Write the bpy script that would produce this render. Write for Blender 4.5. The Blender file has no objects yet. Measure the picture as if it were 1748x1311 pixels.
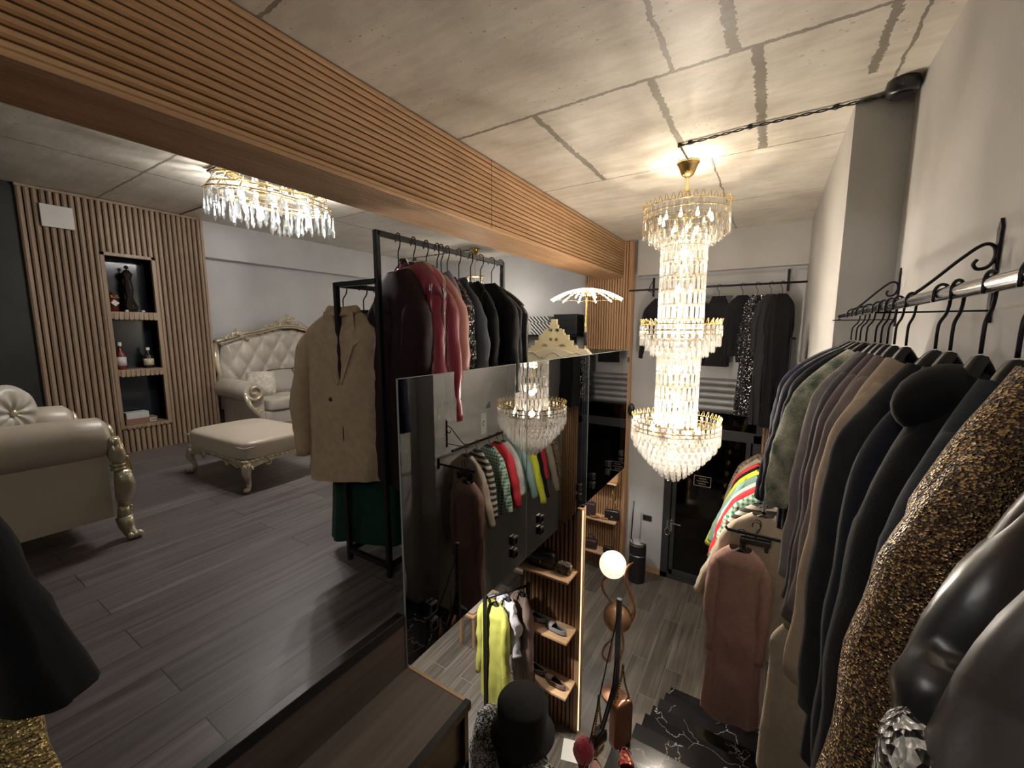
import bpy, math, random
from math import sin, cos, pi, radians as rad, sqrt
from mathutils import Vector, Matrix, noise
random.seed(7)
SC = bpy.context.scene
# ------------------------------------------------------------------ camera, world, exposure
cam_d = bpy.data.cameras.new('camera'); cam = bpy.data.objects.new('camera', cam_d)
SC.collection.objects.link(cam); SC.camera = cam
cam_d.sensor_fit = 'HORIZONTAL'; cam_d.sensor_width = 36.0; cam_d.lens = 36*702.0/1748
cam_d.clip_start = .02; cam_d.clip_end = 60
cam.location = (0, 0, 0); cam.rotation_euler = (rad(90-7.31), 0, rad(32.08))
W = bpy.data.worlds.new('world'); SC.world = W; W.use_nodes = True
W.node_tree.nodes['Background'].inputs[0].default_value = (.5, .52, .6, 1)
W.node_tree.nodes['Background'].inputs[1].default_value = .02
SC.view_settings.view_transform = 'Standard'; SC.view_settings.look = 'None'
SC.view_settings.gamma = 1.0; SC.view_settings.use_curve_mapping = False
SC.view_settings.exposure = 0.5
SC.cycles.transparent_max_bounces = 40; SC.cycles.max_bounces = 8
SC.cycles.use_denoising = True
SC.cycles.sample_clamp_indirect = 6

def lamp(name, kind, loc, energy, color=(1, .86, .68), size=.05, rot=None, spot=None, spread=None):
    d = bpy.data.lights.new(name, kind); d.energy = energy; d.color = color
    if kind == 'AREA':
        d.shape = 'RECTANGLE'; d.size = size[0]; d.size_y = size[1]
        if spread: d.spread = rad(spread)
    else: d.shadow_soft_size = size
    if spot: d.spot_size = rad(spot); d.spot_blend = .6
    o = bpy.data.objects.new(name, d); SC.collection.objects.link(o); o.location = loc
    if rot: o.rotation_euler = rot
    return o
WARM = (1, .89, .76); COOL = (1, .95, .88)
ZC, ZM, ZL, ZF = 1.368, -1.35, -1.63, -3.97       # ceiling, mezzanine floor, landing, lower floor
YF, XR, XL, XC = 6.63, .60, -6.25, .335           # far wall, right wall, left wall, pier face
# crystal chandeliers: the bulbs inside each tier
CH = (-.67, 3.78)
for z_, e_ in ((.72, 13), (.55, 9), (.2, 13), (.0, 62), (-.35, 14), (-.65, 18), (-.88, 105)):
    lamp('chandelier_bulb_light', 'POINT', (CH[0], CH[1], z_), e_, WARM, .03)
for y_ in (1.93, 2.2, 2.47): lamp('flush_bulb_light', 'POINT', (-3.95, y_, 1.14), 26, (1, .97, .95), .04)
lamp('pendant_bulb_light', 'POINT', (-4.3, 5.7, .62), 30, (1, .9, .8), .1)
lamp('umbrella_lamp_light', 'POINT', (-1.87, 4.63, .40), 7, WARM, .1)
lamp('globe_light', 'POINT', (-1.27, 4.0, -2.45), 9, (1, .8, .55), .14)
for x_, y_, e_ in ((-2.3, 2.3, 170), (-3.2, 3.7, 60), (-2.0, 5.6, 35), (-4.6, 3.0, 20)):
    lamp('downlight_beam', 'SPOT', (x_, y_, -1.66), e_, COOL, .04, None, 110)
for x_, y_, e_ in ((-3.6, -1.3, 13), (-.5, -1.3, 18)): lamp('added_fill_lamp', 'POINT', (x_, y_, .95), e_, COOL, .15)  # added fill lamps behind the camera, lifting the overall light
lamp('upper_fill_spot', 'SPOT', (-.35, 3.0, 1.33), 14, COOL, .04, None, 120)  # added room fill from under the ceiling, without a fitting

# ------------------------------------------------------------------ object helpers
COL = SC.collection
def props(o, label=None, cat=None, group=None, kind=None):
    if label: o['label'] = label
    if cat: o['category'] = cat
    if group: o['group'] = group
    if kind: o['kind'] = kind
    return o
def thing(name, label, cat, loc=(0, 0, 0), rz=0, group=None):
    o = bpy.data.objects.new(name, None); COL.objects.link(o); o.empty_display_size = .05
    o.location = loc; o.rotation_euler = (0, 0, rz)
    return props(o, label, cat, group)
class MB:
    def __init__(s): s.v = []; s.f = []
    def add(s, vs, fs):
        b = len(s.v); s.v += [tuple(v) for v in vs]; s.f += [tuple(i+b for i in f) for f in fs]; return s
    def box(s, x0, x1, y0, y1, z0, z1):
        return s.add([(x0,y0,z0),(x1,y0,z0),(x1,y1,z0),(x0,y1,z0),(x0,y0,z1),(x1,y0,z1),(x1,y1,z1),(x0,y1,z1)],
                     [(0,3,2,1),(4,5,6,7),(0,1,5,4),(1,2,6,5),(2,3,7,6),(3,0,4,7)])
    def bar(s, a, b, w, h=None, up=(0, 0, 1)):
        a = Vector(a); b = Vector(b); h = h or w; d = (b-a).normalized(); u = Vector(up)
        if abs(d.dot(u)) > .95: u = Vector((1, 0, 0))
        r = d.cross(u).normalized(); u = r.cross(d)
        vs = [p + r*i*w/2 + u*j*h/2 for p in (a, b) for i, j in ((-1,-1),(1,-1),(1,1),(-1,1))]
        return s.add(vs, [(0,1,2,3),(7,6,5,4),(0,4,5,1),(1,5,6,2),(2,6,7,3),(3,7,4,0)])
    def tube(s, pts, r, n=8, ry=None, cap=True, up=None):
        pts = [Vector(p) for p in pts]; m = len(pts)
        rs = r if isinstance(r, (list, tuple)) else [r]*m
        ryy = (ry if isinstance(ry, (list, tuple)) else [ry]*m) if ry else rs
        t0 = (pts[1]-pts[0]).normalized()
        u = Vector(up) if up else (Vector((0, 0, 1)) if abs(t0.z) < .9 else Vector((1, 0, 0)))
        vs = []
        for i in range(m):
            t = (pts[min(i+1, m-1)]-pts[max(i-1, 0)]).normalized()
            u = (u - t*u.dot(t)); u = u.normalized() if u.length > 1e-6 else Vector((1, 0, 0))
            w = t.cross(u)
            for k in range(n):
                a = 2*pi*k/n; vs.append(pts[i] + u*cos(a)*rs[i] + w*sin(a)*ryy[i])
        fs = [(i*n+k, i*n+(k+1) % n, (i+1)*n+(k+1) % n, (i+1)*n+k) for i in range(m-1) for k in range(n)]
        if cap: fs += [tuple(range(n))[::-1], tuple((m-1)*n+k for k in range(n))]
        return s.add(vs, fs)
    def lathe(s, prof, c=(0, 0, 0), n=24, axis='z', sx=1, sy=1):
        vs = []
        for r, z in prof:
            for k in range(n):
                a = 2*pi*k/n; p = (r*cos(a)*sx, r*sin(a)*sy, z)
                if axis == 'x': p = (p[2], p[0], p[1])
                if axis == 'y': p = (p[1], p[2], p[0])
                vs.append((p[0]+c[0], p[1]+c[1], p[2]+c[2]))
        m = len(prof)
        fs = [(i*n+k, i*n+(k+1) % n, (i+1)*n+(k+1) % n, (i+1)*n+k) for i in range(m-1) for k in range(n)]
        if prof[0][0] > 1e-5: fs.append(tuple(range(n))[::-1])
        if prof[-1][0] > 1e-5: fs.append(tuple((m-1)*n+k for k in range(n)))
        return s.add(vs, fs)
    def ball(s, c, r, n=12, sz=1, sx=1, sy=1):
        m = max(4, n//2)
        return s.lathe([(r*sin(pi*i/m)+1e-6, -r*cos(pi*i/m)*sz) for i in range(m+1)], c, n, 'z', sx, sy)
    def prism(s, pts, axis, a0, a1):   # outline in the two other axes
        def P(p, a):
            return {'x': (a, p[0], p[1]), 'y': (p[0], a, p[1]), 'z': (p[0], p[1], a)}[axis]
        n = len(pts)
        return s.add([P(p, a0) for p in pts]+[P(p, a1) for p in pts],
                     [tuple(range(n)), tuple(range(n, 2*n))[::-1]]+[(i, i+n, (i+1) % n+n, (i+1) % n) for i in range(n)])
    def grid(s, fn, nu, nv, cu=False):
        vs = [fn(i/nu, j/nv) for j in range(nv+1) for i in range(nu+(0 if cu else 1))]
        w = nu if cu else nu+1
        fs = [(j*w+i, j*w+(i+1) % w, (j+1)*w+(i+1) % w, (j+1)*w+i) for j in range(nv) for i in range(nu)]
        return s.add(vs, fs)
    def xf(s, M): s.v = [tuple(M @ Vector(v)) for v in s.v]; return s
    def build(s, name, m, parent=None, smooth=False, bevel=0, thick=0, label=None, kind=None, loc=None, auto=None):
        me = bpy.data.meshes.new(name); me.from_pydata(s.v, [], s.f); me.validate()
        import bmesh
        bm = bmesh.new(); bm.from_mesh(me); bmesh.ops.recalc_face_normals(bm, faces=bm.faces); bm.to_mesh(me); bm.free()
        if m: me.materials.append(m)
        if smooth: me.polygons.foreach_set('use_smooth', [True]*len(me.polygons))
        if smooth and auto: 
            try: me.set_sharp_from_angle(angle=rad(auto))
            except Exception: pass
        o = bpy.data.objects.new(name, me); COL.objects.link(o)
        if parent: o.parent = parent
        if loc: o.location = loc
        if thick:
            md = o.modifiers.new('t', 'SOLIDIFY'); md.thickness = thick; md.offset = 0
        if bevel:
            md = o.modifiers.new('b', 'BEVEL'); md.width = bevel; md.segments = 2; md.limit_method = 'ANGLE'; md.angle_limit = rad(40)
        return props(o, label, None, None, kind)
def bx(*a): return MB().box(*a)
def smooth_path(P, m=6):
    P = [Vector(p) for p in P]; out = []
    for i in range(len(P)-1):
        p0, p1, p2, p3 = P[max(i-1, 0)], P[i], P[i+1], P[min(i+2, len(P)-1)]
        for k in range(m):
            s = k/m; out.append(.5*((2*p1)+(p2-p0)*s+(2*p0-5*p1+4*p2-p3)*s*s+(-p0+3*p1-3*p2+p3)*s**3))
    return out+[P[-1]]
def copy_tree(o, parent=None):
    c = o.copy(); COL.objects.link(c)
    if parent: c.parent = parent
    for ch in list(o.children): copy_tree(ch, c)
    return c

# ------------------------------------------------------------------ materials
def _new(name):
    m = bpy.data.materials.new(name); m.use_nodes = True
    return m, m.node_tree.nodes, m.node_tree.links, m.node_tree.nodes['Principled BSDF']
def C4(c): return (c[0], c[1], c[2], 1)
def mk(name, c, rough=.6, metal=0, c2=None, vs=8, bump=0, bs=60, stretch=None, sheen=0, spec=None, coat=0, rvar=0, space='Object', bd=.01):
    m, N, L, b = _new(name)
    b.inputs['Base Color'].default_value = C4(c); b.inputs['Roughness'].default_value = rough
    b.inputs['Metallic'].default_value = metal
    if sheen: b.inputs['Sheen Weight'].default_value = sheen
    if spec is not None: b.inputs['Specular IOR Level'].default_value = spec
    if coat: b.inputs['Coat Weight'].default_value = coat; b.inputs['Coat Roughness'].default_value = .1
    tc = N.new('ShaderNodeTexCoord'); mp = N.new('ShaderNodeMapping'); L.new(tc.outputs[space], mp.inputs[0])
    if stretch: mp.inputs['Scale'].default_value = stretch
    if c2 or rvar:
        n = N.new('ShaderNodeTexNoise'); n.inputs['Scale'].default_value = vs; n.inputs['Detail'].default_value = 5
        L.new(mp.outputs[0], n.inputs[0])
        if c2:
            r = N.new('ShaderNodeValToRGB'); r.color_ramp.elements[0].color = C4(c); r.color_ramp.elements[1].color = C4(c2)
            r.color_ramp.elements[0].position = .35; r.color_ramp.elements[1].position = .65
            L.new(n.outputs['Fac'], r.inputs[0]); L.new(r.outputs[0], b.inputs['Base Color'])
        if rvar:
            a = N.new('ShaderNodeMath'); a.operation = 'MULTIPLY_ADD'; a.inputs[1].default_value = rvar; a.inputs[2].default_value = rough-rvar/2
            L.new(n.outputs['Fac'], a.inputs[0]); L.new(a.outputs[0], b.inputs['Roughness'])
    if bump:
        n2 = N.new('ShaderNodeTexNoise'); n2.inputs['Scale'].default_value = bs; n2.inputs['Detail'].default_value = 3
        L.new(mp.outputs[0], n2.inputs[0]); bb = N.new('ShaderNodeBump'); bb.inputs['Strength'].default_value = bump; bb.inputs['Distance'].default_value = bd
        L.new(n2.outputs['Fac'], bb.inputs['Height']); L.new(bb.outputs[0], b.inputs['Normal'])
    return m
def emit(name, c, s, base=None):
    m, N, L, b = _new(name); b.inputs['Base Color'].default_value = C4(base or c)
    b.inputs['Emission Color'].default_value = C4(c); b.inputs['Emission Strength'].default_value = s; return m
def wood(name, c1, c2, axis, rough=.5, sc=1.0):
    m, N, L, b = _new(name); b.inputs['Roughness'].default_value = rough
    tc = N.new('ShaderNodeTexCoord'); mp = N.new('ShaderNodeMapping'); L.new(tc.outputs['Object'], mp.inputs[0])
    s = [60*sc, 60*sc, 60*sc]; s['xyz'.index(axis)] = 1.6*sc; mp.inputs['Scale'].default_value = s
    n = N.new('ShaderNodeTexNoise'); n.inputs['Scale'].default_value = 1; n.inputs['Detail'].default_value = 8; n.inputs['Roughness'].default_value = .65
    L.new(mp.outputs[0], n.inputs[0])
    n3 = N.new('ShaderNodeTexNoise'); n3.inputs['Scale'].default_value = .12; L.new(mp.outputs[0], n3.inputs[0])
    ad = N.new('ShaderNodeMath'); ad.operation = 'MULTIPLY_ADD'; ad.inputs[1].default_value = .5; L.new(n3.outputs['Fac'], ad.inputs[0]); 
    ml = N.new('ShaderNodeMath'); ml.operation = 'MULTIPLY'; ml.inputs[1].default_value = .5; L.new(n.outputs['Fac'], ml.inputs[0]); L.new(ml.outputs[0], ad.inputs[2])
    r = N.new('ShaderNodeValToRGB'); r.color_ramp.elements[0].color = C4(c1); r.color_ramp.elements[1].color = C4(c2)
    r.color_ramp.elements[0].position = .38; r.color_ramp.elements[1].position = .62
    L.new(ad.outputs[0], r.inputs[0]); L.new(r.outputs[0], b.inputs['Base Color'])
    bb = N.new('ShaderNodeBump'); bb.inputs['Strength'].default_value = .15; bb.inputs['Distance'].default_value = .004
    L.new(n.outputs['Fac'], bb.inputs['Height']); L.new(bb.outputs[0], b.inputs['Normal'])
    return m
def planks(name, ca, cb, cg, rough=.45, pw=.2, pl=1.35, groove=(.012, .012, .012)):
    """floor boards running along Y, object = world coordinates"""
    m, N, L, b = _new(name)
    tc = N.new('ShaderNodeTexCoord'); mp = N.new('ShaderNodeMapping'); L.new(tc.outputs['Object'], mp.inputs[0])
    mp.inputs['Rotation'].default_value = (0, 0, rad(90))
    br = N.new('ShaderNodeTexBrick'); L.new(mp.outputs[0], br.inputs[0]); br.inputs['Scale'].default_value = 1
    br.inputs['Brick Width'].default_value = pl; br.inputs['Row Height'].default_value = pw
    br.inputs['Mortar Size'].default_value = .0022; br.inputs['Mortar Smooth'].default_value = .1; br.offset = .37
    br.inputs['Color1'].default_value = (0, 0, 0, 1); br.inputs['Color2'].default_value = (1, 1, 1, 1); br.inputs['Mortar'].default_value = (.5, .5, .5, 1)
    mg = N.new('ShaderNodeMapping'); L.new(tc.outputs['Object'], mg.inputs[0]); mg.inputs['Scale'].default_value = (26, 1.3, 1)
    off = N.new('ShaderNodeVectorMath'); off.operation = 'MULTIPLY_ADD'; off.inputs[1].default_value = (0, 40, 9); 
    L.new(br.outputs['Color'], off.inputs[0]); L.new(mg.outputs[0], off.inputs[2])
    n = N.new('ShaderNodeTexNoise'); n.inputs['Scale'].default_value = 1; n.inputs['Detail'].default_value = 8; n.inputs['Roughness'].default_value = .6
    L.new(off.outputs[0], n.inputs[0])
    r = N.new('ShaderNodeValToRGB'); e = r.color_ramp.elements; e[0].color = C4(ca); e[1].color = C4(cg); e[0].position = .3; e[1].position = .78
    k = e.new(.55); k.color = C4(cb); L.new(n.outputs['Fac'], r.inputs[0])
    mx = N.new('ShaderNodeMix'); mx.data_type = 'RGBA'; mx.inputs['B'].default_value = C4(groove); L.new(br.outputs['Fac'], mx.inputs['Factor']); L.new(r.outputs[0], mx.inputs['A'])
    tn = N.new('ShaderNodeMix'); tn.data_type = 'RGBA'; tn.blend_type = 'MULTIPLY'; tn.inputs['Factor'].default_value = .35
    L.new(mx.outputs['Result'], tn.inputs['A']); L.new(br.outputs['Color'], tn.inputs['B']); L.new(tn.outputs['Result'], b.inputs['Base Color'])
    b.inputs['Roughness'].default_value = rough
    rr = N.new('ShaderNodeMath'); rr.operation = 'MULTIPLY_ADD'; rr.inputs[1].default_value = .25; rr.inputs[2].default_value = rough-.12; L.new(n.outputs['Fac'], rr.inputs[0]); L.new(rr.outputs[0], b.inputs['Roughness'])
    bb = N.new('ShaderNodeBump'); bb.inputs['Strength'].default_value = .25; bb.inputs['Distance'].default_value = .003
    h = N.new('ShaderNodeMath'); h.operation = 'SUBTRACT'; L.new(n.outputs['Fac'], h.inputs[0]); L.new(br.outputs['Fac'], h.inputs[1])
    L.new(h.outputs[0], bb.inputs['Height']); L.new(bb.outputs[0], b.inputs['Normal'])
    return m
def concrete_ceiling():
    m, N, L, b = _new('board_marked_concrete')
    tc = N.new('ShaderNodeTexCoord')
    def M2(op, a, c=None, d=None):
        n = N.new('ShaderNodeMath'); n.operation = op
        for i, x in enumerate((a, c, d)):
            if x is None: continue
            if hasattr(x, 'default_value'): L.new(x, n.inputs[i])
            else: n.inputs[i].default_value = x
        return n.outputs[0]
    sp = N.new('ShaderNodeSeparateXYZ'); L.new(tc.outputs['Object'], sp.inputs[0])
    def nz(scale, det=6, stretch=None, rg=.6):
        n = N.new('ShaderNodeTexNoise'); n.inputs['Scale'].default_value = scale; n.inputs['Detail'].default_value = det; n.inputs['Roughness'].default_value = rg
        if stretch:
            mp = N.new('ShaderNodeMapping'); mp.inputs['Scale'].default_value = stretch; L.new(tc.outputs['Object'], mp.inputs[0]); L.new(mp.outputs[0], n.inputs[0])
        else: L.new(tc.outputs['Object'], n.inputs[0])
        return n.outputs['Fac']
    wob = M2('MULTIPLY_ADD', nz(9, 5), .05, -.025)
    X = M2('ADD', sp.outputs[0], wob); Y = M2('ADD', sp.outputs[1], M2('MULTIPLY', wob, .6))
    rag = nz(38, 4)
    tot = None
    def seg(A, B, c, lo, hi, w):   # line at A=c between lo<B<hi
        d = M2('ABSOLUTE', M2('SUBTRACT', A, c)); k = M2('LESS_THAN', d, M2('MULTIPLY', rag, w*2))
        k = M2('MULTIPLY', k, M2('GREATER_THAN', B, lo)); return M2('MULTIPLY', k, M2('LESS_THAN', B, hi))
    S = [(Y, X, 2.47, -2.0, .6, .013), (Y, X, 3.80, -2.0, .6, .007), (Y, X, 5.1, -2, .6, .004), (Y, X, 1.1, -2, .6, .01), (X, Y, -1.385, 2.47, 3.8, .022), (X, Y, -.66, 2.47, 3.45, .022),
         (X, Y, -.15, 2.47, 3.8, .028), (X, Y, -.54, 1.1, 2.47, .012), (X, Y, -.25, 1.1, 2.47, .028), (X, Y, .36, 1.8, 3.05, .02), (X, Y, .475, 1.8, 3.2, .008), (X, Y, -.5, 3.8, 6.6, .008),
         (X, Y, -1.1, -1, 1.1, .01), (X, Y, -3.3, -2, 6.6, .008), (X, Y, -4.7, -2, 6.6, .01), (Y, X, 1.5, -6.2, -2.3, .01), (Y, X, 3.3, -6.2, -2.3, .008)]
    for a in S:
        k = seg(*a); tot = k if tot is None else M2('MAXIMUM', tot, k)
    base = N.new('ShaderNodeValToRGB'); e = base.color_ramp.elements; e[0].color = (.44, .40, .335, 1); e[1].color = (.76, .71, .62, 1); e[0].position = .3; e[1].position = .7
    bl = M2('ADD', M2('MULTIPLY', nz(2.2, 8), .6), M2('MULTIPLY', nz(1.0, 6, (2.2, 14, 1)), .4)); L.new(bl, base.inputs[0])
    mx = N.new('ShaderNodeMix'); mx.data_type = 'RGBA'; mx.inputs['B'].default_value = (.19, .165, .13, 1)
    L.new(M2('MULTIPLY', tot, .9), mx.inputs['Factor']); L.new(base.outputs[0], mx.inputs['A'])
    pit = N.new('ShaderNodeTexVoronoi'); pit.inputs['Scale'].default_value = 17; pit.inputs['Randomness'].default_value = 1
    pmp = N.new('ShaderNodeMapping'); pmp.inputs['Scale'].default_value = (1, 1.6, 1); L.new(tc.outputs['Object'], pmp.inputs[0]); L.new(pmp.outputs[0], pit.inputs[0])
    pm = M2('LESS_THAN', pit.outputs['Distance'], M2('MULTIPLY_ADD', nz(1.7, 3), .55, -.21))
    mx2 = N.new('ShaderNodeMix'); mx2.data_type = 'RGBA'; mx2.inputs['B'].default_value = (.3, .26, .2, 1)
    L.new(M2('MULTIPLY', pm, .7), mx2.inputs['Factor']); L.new(mx.outputs['Result'], mx2.inputs['A']); L.new(mx2.outputs['Result'], b.inputs['Base Color'])
    L.new(M2('MULTIPLY_ADD', nz(3.3, 5), .45, .2), b.inputs['Roughness'])
    b.inputs['Specular IOR Level'].default_value = .6
    bb = N.new('ShaderNodeBump'); bb.inputs['Strength'].default_value = .55; bb.inputs['Distance'].default_value = .02
    hh = M2('ADD', M2('MULTIPLY', nz(7, 8), .5), M2('MULTIPLY', M2('ADD', tot, pm), -.3)); L.new(hh, bb.inputs['Height']); L.new(bb.outputs[0], b.inputs['Normal'])
    return m
def sparkle(name, base, spark, scale=120, frac=.35, metal=.9, rough=.3, bump=.8, amt=.5):
    m, N, L, b = _new(name); tc = N.new('ShaderNodeTexCoord')
    v = N.new('ShaderNodeTexVoronoi'); v.inputs['Scale'].default_value = scale; L.new(tc.outputs['Object'], v.inputs[0])
    sh = N.new('ShaderNodeSeparateColor'); L.new(v.outputs['Color'], sh.inputs[0])
    g = N.new('ShaderNodeMath'); g.operation = 'LESS_THAN'; g.inputs[1].default_value = frac; L.new(sh.outputs[0], g.inputs[0])
    mx = N.new('ShaderNodeMix'); mx.data_type = 'RGBA'; mx.inputs['A'].default_value = C4(base); mx.inputs['B'].default_value = C4(spark)
    L.new(g.outputs[0], mx.inputs['Factor']); L.new(mx.outputs['Result'], b.inputs['Base Color'])
    mm = N.new('ShaderNodeMath'); mm.operation = 'MULTIPLY'; mm.inputs[1].default_value = metal; L.new(g.outputs[0], mm.inputs[0]); L.new(mm.outputs[0], b.inputs['Metallic'])
    b.inputs['Roughness'].default_value = rough
    nm = N.new('ShaderNodeVectorMath'); nm.operation = 'SUBTRACT'; nm.inputs[1].default_value = (.5, .5, .5); L.new(v.outputs['Color'], nm.inputs[0])
    sc = N.new('ShaderNodeVectorMath'); sc.operation = 'SCALE'; sc.inputs['Scale'].default_value = amt*2; L.new(nm.outputs[0], sc.inputs[0])
    ge = N.new('ShaderNodeNewGeometry'); ad = N.new('ShaderNodeVectorMath'); L.new(ge.outputs['Normal'], ad.inputs[0]); L.new(sc.outputs[0], ad.inputs[1])
    no = N.new('ShaderNodeVectorMath'); no.operation = 'NORMALIZE'; L.new(ad.outputs[0], no.inputs[0])
    bb = N.new('ShaderNodeBump'); bb.inputs['Strength'].default_value = bump; bb.inputs['Distance'].default_value = .006
    L.new(v.outputs['Distance'], bb.inputs['Height']); L.new(no.outputs[0], bb.inputs['Normal']); L.new(bb.outputs[0], b.inputs['Normal'])
    return m
def checker(name, c1, c2, sc=30, stripes=None):
    m, N, L, b = _new(name); tc = N.new('ShaderNodeTexCoord'); b.inputs['Roughness'].default_value = .85
    if stripes:
        w = N.new('ShaderNodeTexWave'); w.bands_direction = stripes; w.inputs['Scale'].default_value = sc; w.inputs['Distortion'].default_value = 1
        L.new(tc.outputs['Object'], w.inputs[0]); r = N.new('ShaderNodeValToRGB'); r.color_ramp.interpolation = 'CONSTANT'
        r.color_ramp.elements[0].color = C4(c1); r.color_ramp.elements[1].color = C4(c2); r.color_ramp.elements[1].position = .5
        L.new(w.outputs['Fac'], r.inputs[0]); L.new(r.outputs[0], b.inputs['Base Color'])
    else:
        sp = N.new('ShaderNodeSeparateXYZ'); L.new(tc.outputs['Object'], sp.inputs[0]); outs = []
        for i in (0, 2):
            a = N.new('ShaderNodeMath'); a.operation = 'MULTIPLY'; a.inputs[1].default_value = sc; L.new(sp.outputs[i], a.inputs[0])
            f = N.new('ShaderNodeMath'); f.operation = 'FRACT'; L.new(a.outputs[0], f.inputs[0])
            g = N.new('ShaderNodeMath'); g.operation = 'GREATER_THAN'; g.inputs[1].default_value = .5; L.new(f.outputs[0], g.inputs[0]); outs.append(g.outputs[0])
        s = N.new('ShaderNodeMath'); s.operation = 'ADD'; L.new(outs[0], s.inputs[0]); L.new(outs[1], s.inputs[1])
        h = N.new('ShaderNodeMath'); h.operation = 'MULTIPLY'; h.inputs[1].default_value = .5; L.new(s.outputs[0], h.inputs[0])
        mx = N.new('ShaderNodeMix'); mx.data_type = 'RGBA'; mx.inputs['A'].default_value = C4(c1); mx.inputs['B'].default_value = C4(c2)
        L.new(h.outputs[0], mx.inputs['Factor']); L.new(mx.outputs['Result'], b.inputs['Base Color'])
    return m
def marble():
    m, N, L, b = _new('black_marble'); tc = N.new('ShaderNodeTexCoord')
    n = N.new('ShaderNodeTexNoise'); n.inputs['Scale'].default_value = 2.2; n.inputs['Detail'].default_value = 6; L.new(tc.outputs['Object'], n.inputs[0])
    mx = N.new('ShaderNodeVectorMath'); mx.operation = 'MULTIPLY_ADD'; mx.inputs[1].default_value = (.9, .9, .9); L.new(n.outputs['Color'], mx.inputs[0]); L.new(tc.outputs['Object'], mx.inputs[2])
    v = N.new('ShaderNodeTexVoronoi'); v.feature = 'DISTANCE_TO_EDGE'; v.inputs['Scale'].default_value = 2.3; L.new(mx.outputs[0], v.inputs[0])
    r = N.new('ShaderNodeValToRGB'); e = r.color_ramp.elements; e[0].color = (.55, .53, .5, 1); e[0].position = .0; e[1].color = (.013, .012, .014, 1); e[1].position = .006
    L.new(v.outputs['Distance'], r.inputs[0]); L.new(r.outputs[0], b.inputs['Base Color']); b.inputs['Roughness'].default_value = .16
    return m
def glassmix(name, tint, ior=1.5, rough=0.0, boost=1.0):
    m, N, L, b = _new(name); N.remove(b); out = N['Material Output']
    t = N.new('ShaderNodeBsdfTransparent'); t.inputs[0].default_value = C4(tint)
    g = N.new('ShaderNodeBsdfGlossy'); g.inputs['Roughness'].default_value = rough; g.inputs[0].default_value = (1, 1, 1, 1)
    f = N.new('ShaderNodeFresnel'); f.inputs[0].default_value = ior
    k = N.new('ShaderNodeMath'); k.operation = 'MULTIPLY'; k.use_clamp = True; k.inputs[1].default_value = boost; L.new(f.outputs[0], k.inputs[0])
    x = N.new('ShaderNodeMixShader'); L.new(k.outputs[0], x.inputs[0]); L.new(t.outputs[0], x.inputs[1]); L.new(g.outputs[0], x.inputs[2]); L.new(x.outputs[0], out.inputs[0])
    return m
def crystal(name, tint=(1, .97, .92), tr=.52, gl=.40):
    m, N, L, b = _new(name); N.remove(b); out = N['Material Output']
    t = N.new('ShaderNodeBsdfTransparent'); t.inputs[0].default_value = (.97, .97, .97, 1)
    g = N.new('ShaderNodeBsdfGlossy'); g.inputs['Roughness'].default_value = .06; g.inputs[0].default_value = C4([.74*x for x in tint])
    d = N.new('ShaderNodeBsdfTranslucent'); d.inputs[0].default_value = C4([.52*x for x in tint])
    x = N.new('ShaderNodeMixShader'); x.inputs[0].default_value = gl/(1-tr); L.new(d.outputs[0], x.inputs[1]); L.new(g.outputs[0], x.inputs[2])
    y = N.new('ShaderNodeMixShader'); y.inputs[0].default_value = 1-tr; L.new(t.outputs[0], y.inputs[1]); L.new(x.outputs[0], y.inputs[2]); L.new(y.outputs[0], out.inputs[0])
    return m

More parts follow.
